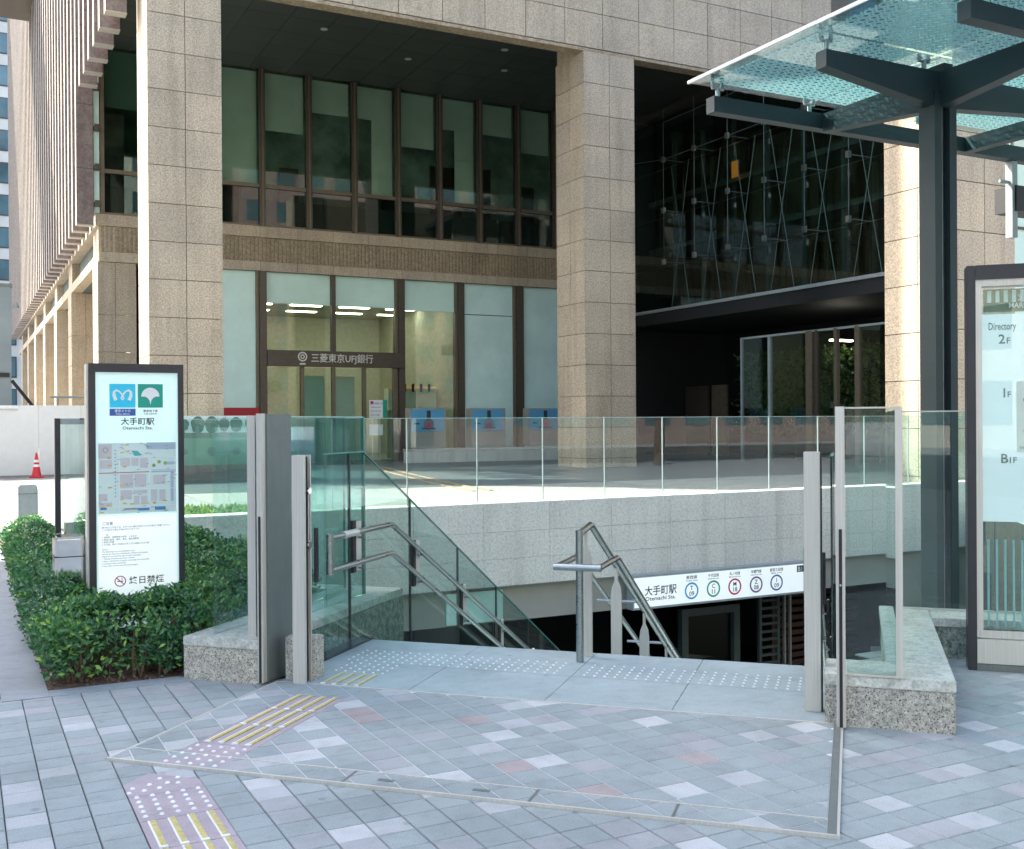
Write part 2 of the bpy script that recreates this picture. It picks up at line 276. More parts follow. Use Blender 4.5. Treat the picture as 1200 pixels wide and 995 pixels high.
# ------------------------------------------------------------------ helpers
WF = Matrix.Rotation(R(-45), 4, 'Z')        # gate frame: x runs across the stair, y down it
ID = Matrix.Identity(4)
def wm(o):
    mt = o.matrix_basis.copy()
    return wm(o.parent) @ mt if o.parent else mt
class MB:
    def __init__(s): s.v = []; s.f = []; s.mi = []
    def poly(s, pts, mi=0):
        k = len(s.v); s.v += [tuple(p) for p in pts]; s.f.append(tuple(range(k, k + len(pts)))); s.mi.append(mi)
    def box(s, x0, x1, y0, y1, z0, z1, mi=0, bev=0.0):
        if bev: return s.bbox(x0, x1, y0, y1, z0, z1, mi, bev)
        k = len(s.v)
        s.v += [(x0, y0, z0), (x1, y0, z0), (x1, y1, z0), (x0, y1, z0), (x0, y0, z1), (x1, y0, z1), (x1, y1, z1), (x0, y1, z1)]
        for q in ((0, 3, 2, 1), (4, 5, 6, 7), (0, 1, 5, 4), (1, 2, 6, 5), (2, 3, 7, 6), (3, 0, 4, 7)):
            s.f.append(tuple(k + i for i in q)); s.mi.append(mi)
        return s
    def bbox(s, x0, x1, y0, y1, z0, z1, mi, b):
        bm = bmesh.new(); bmesh.ops.create_cube(bm, size=1.0)
        for v in bm.verts:
            v.co = Vector(((x0 + x1) / 2 + v.co.x * (x1 - x0), (y0 + y1) / 2 + v.co.y * (y1 - y0), (z0 + z1) / 2 + v.co.z * (z1 - z0)))
        bmesh.ops.bevel(bm, geom=bm.edges[:], offset=b, segments=2, affect='EDGES')
        k = len(s.v); bm.verts.index_update(); s.v += [tuple(v.co) for v in bm.verts]
        for f in bm.faces: s.f.append(tuple(k + v.index for v in f.verts)); s.mi.append(mi)
        bm.free(); return s
    def prism(s, pts, z0, z1, mi=0):
        n = len(pts); a = sum(pts[i][0] * pts[(i + 1) % n][1] - pts[(i + 1) % n][0] * pts[i][1] for i in range(n))
        if a < 0: pts = pts[::-1]
        k = len(s.v); s.v += [(p[0], p[1], z0) for p in pts] + [(p[0], p[1], z1) for p in pts]
        s.f.append(tuple(k + n - 1 - i for i in range(n))); s.f.append(tuple(k + n + i for i in range(n))); s.mi += [mi, mi]
        for i in range(n):
            j = (i + 1) % n; s.f.append((k + i, k + j, k + n + j, k + n + i)); s.mi.append(mi)
        return s
    def vprism(s, pts, axis, a0, a1, mi=0):
        """outline in (u, z) extruded along an axis: 'x' or 'y'"""
        n = len(pts); k = len(s.v)
        mk = (lambda u, z, a: (a, u, z)) if axis == 'x' else (lambda u, z, a: (u, a, z))
        s.v += [mk(p[0], p[1], a0) for p in pts] + [mk(p[0], p[1], a1) for p in pts]
        s.f.append(tuple(k + i for i in range(n))); s.f.append(tuple(k + 2 * n - 1 - i for i in range(n))); s.mi += [mi, mi]
        for i in range(n):
            j = (i + 1) % n; s.f.append((k + j, k + i, k + n + i, k + n + j)); s.mi.append(mi)
        return s
    def tube(s, pts, r, mi=0, seg=10, cap=True, r2=None):
        pts = [Vector(p) for p in pts]; k0 = len(s.v); N = len(pts)
        for i, p in enumerate(pts):
            d = ((pts[min(i + 1, N - 1)] - pts[i]).normalized() + (pts[i] - pts[max(i - 1, 0)]).normalized())
            d.normalize(); a = d.orthogonal() if i == 0 else a0 - d * a0.dot(d)
            a.normalize(); a0 = a; b = d.cross(a)
            rr = r if r2 is None else r + (r2 - r) * i / (N - 1)
            for j in range(seg):
                t = 2 * math.pi * j / seg; s.v.append(tuple(p + a * math.cos(t) * rr + b * math.sin(t) * rr))
        for i in range(N - 1):
            for j in range(seg):
                j2 = (j + 1) % seg; s.f.append((k0 + i * seg + j, k0 + i * seg + j2, k0 + (i + 1) * seg + j2, k0 + (i + 1) * seg + j)); s.mi.append(mi)
        if cap:
            s.f.append(tuple(k0 + seg - 1 - j for j in range(seg))); s.f.append(tuple(k0 + (N - 1) * seg + j for j in range(seg))); s.mi += [mi, mi]
        return s
    def cone(s, x, y, z0, z1, r0, r1, mi=0, seg=24): return s.tube([(x, y, z0), (x, y, z1)], r0, mi, seg, True, r1)
    def mesh(s, name, mats, mtx=None):
        me = bpy.data.meshes.new(name)
        vs = s.v if mtx is None else [tuple(mtx @ Vector(v)) for v in s.v]
        me.from_pydata(vs, [], s.f)
        for mt in (mats if isinstance(mats, (list, tuple)) else [mats]): me.materials.append(M[mt] if isinstance(mt, str) else mt)
        if any(s.mi): me.polygons.foreach_set('material_index', s.mi)
        me.update(); return me
def props(o, label=None, cat=None, group=None, kind=None):
    if label: o['label'] = label
    if cat: o['category'] = cat
    if group: o['group'] = group
    if kind: o['kind'] = kind
    return o
def thing(name, label, cat, loc, frame=ID, group=None):
    o = bpy.data.objects.new(name, None); COL.objects.link(o); o.empty_display_size = 0.2
    o.location = frame @ Vector(loc); o.rotation_euler = frame.to_euler()
    return props(o, label, cat, group)
def part(mb, name, mats, parent, frame=ID, smooth=False, kind=None, label=None):
    inv = wm(parent).inverted()
    me = mb.mesh(name, mats, inv @ frame)
    if smooth: sm(me)
    o = bpy.data.objects.new(name, me); COL.objects.link(o); o.parent = parent
    return props(o, kind=kind, label=label)
def sm(me, ang=40):
    me.polygons.foreach_set('use_smooth', [True] * len(me.polygons)); me.set_sharp_from_angle(angle=R(ang))
def solo(mb, name, mats, frame=ID, label=None, cat=None, group=None, kind=None, smooth=False):
    vs = [frame @ Vector(v) for v in mb.v]
    c = Vector(((min(v.x for v in vs) + max(v.x for v in vs)) / 2, (min(v.y for v in vs) + max(v.y for v in vs)) / 2, min(v.z for v in vs)))
    me = mb.mesh(name, mats, Matrix.Translation(-c) @ frame)
    if smooth: sm(me)
    o = bpy.data.objects.new(name, me); COL.objects.link(o); o.location = c
    return props(o, label, cat, group, kind)
_shared = {}
def inst(key, make, name, mats, parent, loc, frame=ID, rotz=0.0):
    """place a copy of a small shared mesh at a point of the given frame"""
    if key not in _shared: _shared[key] = make().mesh(name, mats)
    o = bpy.data.objects.new(name, _shared[key]); COL.objects.link(o)
    if parent is not None: o.parent = parent
    mt = frame @ Matrix.Translation(Vector(loc)) @ Matrix.Rotation(rotz, 4, 'Z')
    o.matrix_basis = (wm(parent).inverted() @ mt) if parent is not None else mt
    return o
def copy_tree(o, parent=None):
    c = o.copy(); COL.objects.link(c)
    if parent is not None: c.parent = parent
    for ch in list(o.children): copy_tree(ch, c)
    return c
def sheet(name, outer, holes, z, mats, frame=ID, kind='structure', thick=0.0):
    loops = [[frame @ Vector((*p, 0)) for p in outer]] + [[frame @ Vector((*p, 0)) for p in h] for h in holes]
    tri = tessellate_polygon(loops); vs = [v for l in loops for v in l]
    mb = MB(); mb.v = [(v.x, v.y, z) for v in vs]
    for t in tri:
        a, b, c = (vs[i] for i in t)
        mb.f.append(tuple(t) if (b - a).cross(c - a).z > 0 else tuple(t[::-1])); mb.mi.append(0)
    return solo(mb, name, mats, kind=kind)

# ---- lettering: text curves turned into flat meshes
def text_mb(items, origin, right, up, push):
    """items: (text, u, v, height, align, mat index); u,v in metres on the face"""
    mb = MB(); o0, r, u_ = Vector(origin), Vector(right).normalized(), Vector(up)
    nrm = r.cross(u_)
    for it in items:
        body, u, v, h, al, mi = it[:6]; wfit = it[6] if len(it) > 6 else None
        cu = bpy.data.curves.new('t', 'FONT'); cu.body = body; cu.size = h; cu.align_x = al; cu.resolution_u = 2
        cu.offset = h * 0.012
        ob = bpy.data.objects.new('t', cu); COL.objects.link(ob)
        me = bpy.data.meshes.new_from_object(ob.evaluated_get(bpy.context.evaluated_depsgraph_get()))
        xs = [q.co.x for q in me.vertices]
        k = 1.0
        if wfit and xs: k = wfit / max(1e-6, (max(xs) - min(xs)))
        b = len(mb.v)
        for q in me.vertices: mb.v.append(tuple(o0 + r * (u + q.co.x * k) + u_ * (v + q.co.y) + nrm * push))
        for p in me.polygons: mb.f.append(tuple(b + i for i in p.vertices)); mb.mi.append(mi)
        COL.objects.unlink(ob); bpy.data.objects.remove(ob); bpy.data.curves.remove(cu); bpy.data.meshes.remove(me)
    return mb
def face_poly(mb, origin, right, up, pts, push, mi):
    o0, r, u_ = Vector(origin), Vector(right), Vector(up); nrm = r.cross(u_)
    mb.poly([tuple(o0 + r * a + u_ * b + nrm * push) for a, b in pts], mi)
def rect(a0, a1, b0, b1): return [(a0, b0), (a1, b0), (a1, b1), (a0, b1)]
def circ(cx, cy, r, n=28): return [(cx + r * math.cos(2 * math.pi * i / n), cy + r * math.sin(2 * math.pi * i / n)) for i in range(n)]
def ring(mb, origin, right, up, cx, cy, r1, r2, push, mi, n=32, a0=0, a1=2 * math.pi):
    for i in range(n):
        t0, t1 = a0 + (a1 - a0) * i / n, a0 + (a1 - a0) * (i + 1) / n
        face_poly(mb, origin, right, up, [(cx + r1 * math.cos(t0), cy + r1 * math.sin(t0)), (cx + r2 * math.cos(t0), cy + r2 * math.sin(t0)),
                                          (cx + r2 * math.cos(t1), cy + r2 * math.sin(t1)), (cx + r1 * math.cos(t1), cy + r1 * math.sin(t1))], push, mi)
def band(mb, origin, right, up, pts, wd, push, mi):
    P = [Vector((a, b)) for a, b in pts]; L = []
    for i in range(len(P)):
        d = (P[min(i + 1, len(P) - 1)] - P[max(i - 1, 0)]).normalized(); nn = Vector((-d.y, d.x)); ww = wd[i] if isinstance(wd, (list, tuple)) else wd
        L.append((P[i] + nn * ww / 2, P[i] - nn * ww / 2))
    for i in range(len(L) - 1):
        face_poly(mb, origin, right, up, [tuple(L[i][1]), tuple(L[i + 1][1]), tuple(L[i + 1][0]), tuple(L[i][0])], push + 0.00005 * (i % 2), mi)

# =================================================================== GROUND
WX = lambda q, ww: (WF @ Vector((q, ww, 0))).to_2d()[:]
VOID_L = 1.0; FWY = 12.3
def on_w(ww, X):   # point of the line W=ww at a given X
    return (X, ww * math.sqrt(2) - X)
void = [WX(-3.3, 6.70), WX(-3.3, 7.40), on_w(7.40, VOID_L), (VOID_L, FWY + 0.02), (15.2, FWY + 0.02), WX(3.2, 7.5), WX(0.1, 7.5), WX(0.1, 6.70)]
ground = sheet('ground', [(-400, -400), (400, -400), (400, 600), (-400, 600)], [void], -0.016, 'grout')
gm = paver('generic_pavement', (0.27, 0.28, 0.295))
ground.data.materials[0] = gm
# joint bed under the pavers
pavement = sheet('pavement', [(-3.2, 0.2), (9.4, 0.2), (9.4, 2.0), (7.9, 3.1), WX(0.1, 7.5), WX(0.1, 6.0), WX(-3.3, 6.0), WX(-3.3, 7.4), on_w(7.4, 0.30), (0.30, 16.0), (-3.2, 16.0)], [], -0.010, 'grout')
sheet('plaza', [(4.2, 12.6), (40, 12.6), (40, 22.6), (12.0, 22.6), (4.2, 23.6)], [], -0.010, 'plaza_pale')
sheet('undercroft_shaded_floor', [(4.2, 23.604), (12.0, 22.604), (60, 22.604), (60, 60), (4.6, 60), (4.6, 26)], [], -0.008, 'plaza_dark_shade')  # near edge traces the tower's shadow line, so this sheet paints shade too
sheet('side_road', [(-30, 16.4), (1.6, 16.4), (1.6, 12.9), (4.19, 12.9), (4.19, 60), (-30, 60)], [], -0.012, granite('pale_concrete_road', ((0.17, 0.18, 0.18), (0.24, 0.25, 0.25), (0.31, 0.31, 0.31)), (9, 6, 20), rough=0.8))
sheet('road', [(-200, -26), (200, -26), (200, -8), (-200, -8)], [], -0.012, 'asphalt')

# ---- pavers: nearest 300 as objects, the rest one joined part
PX, PY, X0, Y0 = 0.1495, 0.1405, 0.291, 5.64
def in_hedge(x, y): return x > 0.40 and y > 6.52 and (x + y) / 1.41421 < 7.6 and x < 3.0 and not (x > 1.16 and (x + y) / 1.4142 < 5.36)
cells = []
for i in range(-24, 62):
    for j in range(-40, 50):
        x, y = X0 + i * PX + PX / 2, Y0 + j * PY + PY / 2
        ww, q = (x + y) * .70711, (x - y) * .70711
        if y < 0.2 or y > 15.9 or x < -3.2 or x > 9.3: continue
        if -3.25 < q < 0.05 and ww > 5.6: continue
        if ww > 7.3 and x > 0.3: continue
        if -3.05 < q < -0.20 and 4.1 < ww < 5.6: continue
        if x > 0.14 and y > 6.42 and x < 0.45 + (y - 6.42) * 0 + 0.0: continue
        if in_hedge(x, y) : continue
        if 0.14 < x < 1.25 and 6.42 < y < 6.56: continue
        # tactile strip tiles live elsewhere
        if 0.572 < x < 0.862 and y < 4.56: continue
        cells.append((x, y))
def vis(x, y):
    p = Vector((x, y, 0)) - Vector((0, 0, 1.5)); d = p.dot(FW)
    if d < 0.3: return 0
    sx, sy = 600 + 1254 * p.dot(CR) / d, 497.5 - 1254 * p.dot(CU) / d
    if not (-20 < sx < 1220 and sy < 1010): return 0
    return 1 / d ** 2
cells.sort(key=lambda c: -vis(*c))
def tile_mb(a, b, t=0.006, c=0.003):
    mb = MB(); k = 0
    lo = [(-a, -b, 0), (a, -b, 0), (a, b, 0), (-a, b, 0)]; mid = [(p[0], p[1], t - c) for p in lo]
    hi = [(-a + c, -b + c, t), (a - c, -b + c, t), (a - c, b - c, t), (-a + c, b - c, t)]
    mb.v = lo + mid + hi; mb.f = [(8, 9, 10, 11)]
    for i in range(4):
        j = (i + 1) % 4; mb.f += [(i, j, 4 + j, 4 + i), (4 + i, 4 + j, 8 + j, 8 + i)]
    mb.mi = [0] * len(mb.f); return mb
rnd = random.Random(11)
def tone():
    return rnd.choices(range(7), PAVW)[0]
big = MB(); proto = tile_mb(PX / 2 - 0.0022, PY / 2 - 0.0022, 0.010)
for n_, (x, y) in enumerate(cells):
    k = tone(); dz = rnd.uniform(-0.0012, 0.0006)
    if n_ < 300:
        inst(('pav', k), lambda: tile_mb(PX / 2 - 0.0022, PY / 2 - 0.0022, 0.010), 'paving_tile', PAV[k], pavement, (x, y, -0.010 + dz), rotz=0)
    else:
        b = len(big.v); big.v += [(v[0] + x, v[1] + y, v[2] - 0.010 + dz) for v in proto.v]
        big.f += [tuple(b + i for i in f) for f in proto.f]; big.mi += [k] * len(proto.f)
part(big, 'paving_tiles', PAV, pavement, kind='stuff')
# kerbs round the hedge bed
kb = solo(MB().box(0.19, 0.43, 6.40, 15.8, -0.010, 0.004), 'kerb', 'kerb', kind='structure')
solo(MB().prism([(0.431, 6.40), (1.24, 6.40), (1.15, 6.545), (0.431, 6.545)], -0.010, 0.003), 'kerb', 'kerb', kind='structure')

def clip(poly, hp):
    for (nx, ny, d) in hp:   # keep nx*x+ny*y<=d
        out = []
        for i in range(len(poly)):
            a, b = poly[i], poly[(i + 1) % len(poly)]
            fa, fb = nx * a[0] + ny * a[1] - d, nx * b[0] + ny * b[1] - d
            if fa <= 0: out.append(a)
            if (fa < 0 < fb) or (fb < 0 < fa):
                t = fa / (fa - fb); out.append((a[0] + (b[0] - a[0]) * t, a[1] + (b[1] - a[1]) * t))
        poly = out
        if len(poly) < 3: return []
    return poly
# ---- the metal-edged floor panel in front of the stair
PW0, PW1, PQ0, PQ1 = 4.00, 5.46, -3.17, -0.065
flap = thing('floor_panel', 'wide steel-edged floor panel inlaid with pale-jointed stone tiles before the stair', 'floor panel', (-1.6, 4.7, 0), WF)
part(MB().box(PQ0, PQ1, PW0, PW1, -0.009, 0.0092), 'bed', 'pale_grout', flap, WF)
e = MB()
e.box(PQ0 - 0.012, PQ1 + 0.012, PW0 - 0.012, PW0, -0.01, 0.013); e.box(PQ0 - 0.012, PQ0, PW0, PW1, -0.01, 0.0125)
e.box(PQ1, PQ1 + 0.010, PW0, PW1, -0.01, 0.013); e.box(PQ0 - 0.012, PQ1 + 0.012, PW1, PW1 + 0.014, -0.01, 0.012)
part(e, 'edge_trim', 'steel', flap, WF)
part(MB().box(PQ1 - 0.034, PQ1 - 0.002, PW0 + .002, PW1 - 0.003, 0.004, 0.0135), 'side_track', 'steel_dark', flap, WF)
part(MB().box(PQ0 + 0.01, PQ1 - 0.04, PW0 + 0.150, PW0 + 0.158, 0.004, 0.0128), 'cross_joint', 'steel', flap, WF)
for q in (-2.03, -1.22, -0.655):
    part(MB().box(q - 0.006, q + 0.006, PW0 + 0.003, PW0 + 0.147, 0.004, 0.0125), 'hinge_bar', 'steel_dark', flap, WF)
for q in (-1.86, -1.44):
    part(MB().box(q - 0.035, q + 0.035, PW0 + 0.060, PW0 + 0.085, 0.004, 0.0126), 'lifting_slot', 'steel_dark', flap, WF)
s2 = math.sqrt(.5)
def wq_clip(w0, w1, q0, q1): return [(s2, s2, w1), (-s2, -s2, -w0), (s2, -s2, q1), (-s2, s2, -q0)]
tq0, tq1 = -2.93, -2.62    # strip taken by tactile paving inside the panel
cnt = 0
for i in range(-10, 40):
    for j in range(-30, 20):
        x, y = 0.07 + i * 0.152, 5.05 + j * 0.146
        sq = [(x + .0025, y + .0025), (x + .1495, y + .0025), (x + .1495, y + .1435), (x + .0025, y + .1435)]
        for reg in (wq_clip(PW0 + .004, PW0 + .146, PQ0 + .006, PQ1 - .036), wq_clip(PW0 + .162, PW1 - .004, PQ0 + .006, tq0 - .004), wq_clip(PW0 + .162, PW1 - .004, tq1 + .004, PQ1 - .036), wq_clip(5.214, PW1 - .004, tq0 - .001, tq1 + .001)):
            pl = clip(sq, reg)
            if len(pl) < 3: continue
            a = abs(sum(pl[t][0] * pl[(t + 1) % len(pl)][1] - pl[(t + 1) % len(pl)][0] * pl[t][1] for t in range(len(pl)))) / 2
            if a < 0.0004: continue
            k = tone(); mt = ROSE if rnd.random() < 0.04 else PAV[k]
            part(MB().prism(pl, 0.004, 0.0105 + rnd.uniform(0, 0.0008)), 'stone_tile', mt, flap); cnt += 1
# ---- tactile guide path
tact = thing('tactile_path', 'pink tactile guide path with yellow bars and white studs bending towards the stair', 'tactile paving', (0.7, 4.2, 0))
for y1 in (4.514, 4.22, 3.92, 3.62, 3.32, 3.02, 2.72, 2.42, 2.12):
    y0 = y1 - (0.292 if y1 > 4.5 else 0.298)
    part(MB().box(0.5915, 0.8875, y0, y1 - 0.003, -0.012, 0.0015), 'base_tile', PINK, tact)
for w0, w1 in ((4.005, 4.145), (4.162, 4.31), (4.314, 4.62), (4.624, 4.92), (4.924, 5.21)):
    part(MB().box(tq0, tq1, w0, w1 - 0.003, 0.004, 0.0112), 'base_tile', PINK, tact, WF)
part(MB().poly and (lambda mb: (mb.prism([(0.5915, 4.516), (0.8875, 4.516), (0.8875, 4.615), (0.71, 4.80), (0.5915, 4.68)], -0.012, 0.0012), mb)[1])(MB()), 'base_tile', PINK, tact)
def barmb(L, wd=0.022, h=0.006):
    mb = MB(); mb.prism([(-wd / 2, -L / 2), (wd / 2, -L / 2), (wd / 2, L / 2), (-wd / 2, L / 2)], 0, h); return mb
def barpart(cx, cy, L, frame, z):
    b = MB(); b.box(cx - 0.015, cx - 0.008, cy - L / 2, cy + L / 2, z, z + 0.0045, 1); b.box(cx - 0.0079, cx + 0.012, cy - L / 2 + .010, cy + L / 2 - .002, z, z + 0.0055, 0)
    b.box(cx - 0.016, cx + 0.014, cy - L / 2 - 0.004, cy - L / 2 + 0.012, z + .0003, z + 0.0062, 1)
    part(b, 'guide_bar', ['tact_yellow', 'tact_stud'], tact, frame)
for q in (-2.885, -2.813, -2.741, -2.669):
    for w0 in (4.325, 4.628, 4.928): barpart(q, w0 + 0.143, 0.284, WF, 0.011)
for x in (0.632, 0.704, 0.776, 0.848):
    for y1 in (4.215, 3.915, 3.615, 3.315, 3.015, 2.715, 2.415): barpart(x, y1 - 0.150, 0.285, ID, 0.0015)
def stud(mb, x, y, z, r=0.0115, h=0.005):
    n = 8; k = len(mb.v)
    for i in range(n): t = 2 * math.pi * i / n; mb.v.append((x + r * math.cos(t), y + r * math.sin(t), z))
    for i in range(n): t = 2 * math.pi * i / n; mb.v.append((x + r * .6 * math.cos(t), y + r * .6 * math.sin(t), z + h))
    mb.f.append(tuple(k + n + i for i in range(n))); mb.mi.append(0)
    for i in range(n): j = (i + 1) % n; mb.f.append((k + i, k + j, k + n + j, k + n + i)); mb.mi.append(0)
sb = MB()
for ix in range(5):
    for iy in range(5): stud(sb, 0.62 + ix * 0.060, 4.27 + iy * 0.058, 0.0013, 0.0115)
for (x, y) in [(0.60, 4.57), (0.66, 4.575), (0.72, 4.58), (0.62, 4.62), (0.69, 4.64), (0.76, 4.63), (0.74, 4.70), (0.81, 4.68), (0.80, 4.61)]: stud(sb, x, y, 0.0011, 0.0115)
part(sb, 'studs', 'tact_stud', tact, kind='stuff')
sb = MB()
for a in range(5):
    for b_ in range(5):
        if b_ * 0.062 + 4.02 > 4.30: continue
        stud(sb, -2.90 + a * 0.062, 4.03 + b_ * 0.060, 0.0112, 0.0115)
part(sb, 'studs', 'tact_stud', tact, WF, kind='stuff')

# =================================================================== STAIR
stair = props(thing('stair', 'blue grey stone landing and flight of steps going down to the underground', 'stair', (-1.65, 6.1, 0), WF))
# landing slabs
for q0, q1 in ((-3.16, -2.37), (-2.366, -1.58), (-1.576, -0.90), (-0.896, -0.10)):
    for w0, w1 in ((5.476, 6.05), (6.054, 6.70)):
        part(MB().box(q0, q1, w0, w1, -0.12, 0.010 if w0 < 6 else 0.0104), 'landing_slab', 'slab_blue', stair, WF)
for k in range(21):
    w0 = 6.70 + k * 0.316; z = -0.15 * (k + 1)
    part(MB().box(-3.10, -0.12, w0, w0 + 0.33, z - 0.2, z), 'step', 'slab_blue', stair, WF)
    inst('nosing', lambda: MB().box(-1.49, 1.49, -0.012, 0.03, 0, 0.004), 'nosing', 'tact_stud', stair, (-1.61, w0 + 0.02, z - 0.0 + 0.0005), WF)
part(MB().box(-3.30, -3.155, 5.75, 6.72, -0.10, 0.03), 'glass_base', 'slot', stair, WF)
sb = MB()
nq = 46
for a in range(nq):
    q = -3.03 + a * 0.0608
    if -1.66 < q < -1.56: continue
    for b_ in range(5): stud(sb, q, 6.09 + b_ * 0.068, 0.0105, 0.0085)
for a in range(6):
    for b_ in range(4): stud(sb, -2.97 + a * 0.0608, 5.80 + b_ * 0.070, 0.0105, 0.0085)
part(sb, 'studs', 'tact_stud', stair, WF, kind='stuff')
for q in (-2.895, -2.825, -2.755, -2.685):
    b = MB(); b.box(q - 0.012, q - 0.0081, 5.49, 5.755, 0.0102, 0.0145, 1); b.box(q - 0.008, q + 0.010, 5.497, 5.750, 0.0102, 0.0155, 0); b.box(q - 0.014, q + 0.012, 5.482, 5.496, 0.0103, 0.0165, 1)
    part(b, 'guide_bar', ['tact_yellow', 'tact_stud'], stair, WF)

# void shell: inner walls and lower floor
vs = MB()
vs.poly([(*WX(-3.3, 6.70), -0.02), (*WX(-3.3, 7.4), -0.02), (*WX(-3.3, 7.4), -3.4), (*WX(-3.3, 6.7), -3.4)])
cellar = thing('underground_hall', 'dark underground hall with steel gate frame seen below the grey wall', 'hall', (9, 13, -3.4))
part(MB().prism([(0.9, 5.0), (9, 2), (15.4, 12.0), (15.4, 19), (0.9, 19)], -3.5, -3.4), 'floor', 'plaza_dark_shade', cellar)
part(MB().box(0.86, 1.0, on_w(7.4, 1)[1], 12.30, -3.4, -0.02), 'wall', 'beige_paint', cellar)
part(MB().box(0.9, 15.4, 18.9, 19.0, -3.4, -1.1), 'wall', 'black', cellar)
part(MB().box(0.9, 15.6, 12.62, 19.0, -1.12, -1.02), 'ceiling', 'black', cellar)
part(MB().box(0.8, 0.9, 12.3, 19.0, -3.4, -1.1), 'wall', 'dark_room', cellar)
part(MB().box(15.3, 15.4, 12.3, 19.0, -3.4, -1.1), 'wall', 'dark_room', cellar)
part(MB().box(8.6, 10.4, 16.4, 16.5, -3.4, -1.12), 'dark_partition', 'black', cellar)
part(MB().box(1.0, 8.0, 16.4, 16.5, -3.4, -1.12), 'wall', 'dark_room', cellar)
# grey door frame and slat screen at the back
for x0, x1, z0, z1 in ((9.98, 10.10, -3.4, -1.45), (11.0, 11.12, -3.4, -1.45), (10.10, 11.0, -1.57, -1.45)):
    part(MB().box(x0, x1, 13.6, 13.72, z0, z1), 'gate_frame', 'rod_dim', cellar)
part(MB().box(10.10, 11.0, 13.68, 13.70, -3.4, -1.57), 'gate_glass', 'glass_dark', cellar)
ld = MB(); ld.box(11.35, 11.40, 13.4, 13.46, -3.4, -1.15); ld.box(11.72, 11.77, 13.4, 13.46, -3.4, -1.15)
for k in range(18): ld.box(11.40, 11.72, 13.41, 13.45, -3.3 + k * 0.125, -3.26 + k * 0.125)
part(ld, 'wall_grille', 'rod_dim', cellar)
for k in range(17):
    inst('slat', lambda: MB().box(-0.95, 0.95, -0.02, 0.02, 0, 0.075), 'slat', 'louver', cellar, (12.8, 13.7, -3.2 + k * 0.125))
part(MB().box(12.0, 12.03, 13.55, 13.6, -3.4, -1.3), 'pull_rod', 'steel', cellar); part(MB().box(12.12, 12.15, 13.55, 13.6, -3.4, -1.3), 'pull_rod', 'steel', cellar)

# =================================================================== FAR GRANITE WALL + FENCE
PITCHX = 0.965; JX = 4.95
fw = thing('granite_wall', 'long grey granite parapet wall spanning the far side of the stair opening', 'wall', (8, 12.35, -1.1))
part(MB().box(VOID_L, 15.3, 12.32, 12.60, -0.60, 0.44), 'core', 'joint', fw)
nx = 11
xs = [JX + 0.02 + k * PITCHX for k in range(-5, 12)]
for x in xs:
    a, b = max(x, VOID_L), min(x + PITCHX, 15.28)
    if b - a < 0.1: continue
    for z0, z1 in ((-0.62, -0.27), (-0.27, 0.08), (0.08, 0.452)):
        part(MB().box(a + 0.0022, b - 0.0022, 12.30, 12.33, z0 + 0.0018, z1 - (0.0018 if z1 < .4 else 0)), 'granite_panel', 'stone_grey', fw)
part(MB().box(VOID_L, 15.3, 12.331, 12.62, 0.44, 0.454), 'coping', 'stone_grey', fw)
part(MB().box(VOID_L, 15.3, 12.43, 12.60, -1.10, -0.60), 'lower_band', 'beige_paint', fw)
part(MB().box(VOID_L, 15.3, 12.34, 12.60, -0.64, -0.6), 'bottom_trim', 'canopy_mid', fw)
part(MB().box(5.45, 6.25, 12.40, 12.43, -1.08, -0.68), 'pale_panel', 'frost', fw)  # plain pale teal panel hung on the lower band
part(MB().box(13.3, 15.3, 12.44, 12.50, -3.4, -1.1), 'side_wall', 'beige_paint', fw)
fence = thing('glass_fence', 'clear glass balustrade standing on the far grey granite wall', 'glass fence', (8, 12.45, 0.454))
for x in xs:
    a, b = max(x - 0.02, VOID_L), min(x + PITCHX - 0.02, 15.28)
    if b - a < 0.1: continue
    part(MB().box(a + 0.006, b - 0.006, 12.440, 12.452, 0.454, 1.545), 'pane', 'glass_fence', fence)
    part(MB().box(b - 0.0055, b + 0.0055, 12.438, 12.456, 0.454, 1.545), 'joint_strip', 'canopy_mid', fence)
    part(MB().box(a + 0.008, b - 0.008, 12.441, 12.451, 1.5455, 1.552), 'glass_edge', 'glass_edge_pale', fence)
fence2 = thing('glass_fence', 'glass balustrade at the left end of the stair opening, behind the map sign', 'glass fence', (1.1, 11.0, 0.0))
part(MB().box(1.04, 1.052, on_w(7.4, 1)[1] + .1, 12.4, 0.0, 1.545), 'pane', 'glass_fence', fence2)

# =================================================================== GATE: walls, glass and posts
def coped(parent, q0, q1, w0, w1, z1=0.25, cap=0.055, z0=-0.01, side='stone_block'):
    part(MB().box(q0, q1, w0, w1, z0, z1 - cap - 0.003, bev=0.004), 'granite_block', side, parent, WF)
    part(MB().box(q0 - 0.002, q1 + 0.002, w0 - 0.002, w1 + 0.002, z1 - cap, z1, bev=0.004), 'coping', 'stone_cap', parent, WF)
lw = thing('low_wall', 'low speckled granite wall beside the hedge, carrying tall teal glass', 'wall', (-3.5, 6.2, 0), WF)
part(MB().box(-3.76, -3.245, 5.40, 5.86, -0.01, 0.197, bev=0.004), 'granite_block', 'stone_block', lw, WF)
part(MB().box(-3.76, -3.33, 5.864, 7.43, -3.4, 0.197), 'granite_block', 'stone_green', lw, WF)
part(MB().box(-3.763, -3.242, 5.397, 7.432, 0.197, 0.252, bev=0.005), 'coping', 'stone_cap', lw, WF)
part(MB().box(-3.33, -3.24, 5.864, 7.43, -3.4, 0.196), 'inner_facing', 'stone_green', lw, WF)
part(MB().box(-5.98, -3.764, 7.22, 7.43, -3.4, 0.252), 'granite_block', 'stone_grey', lw, WF)
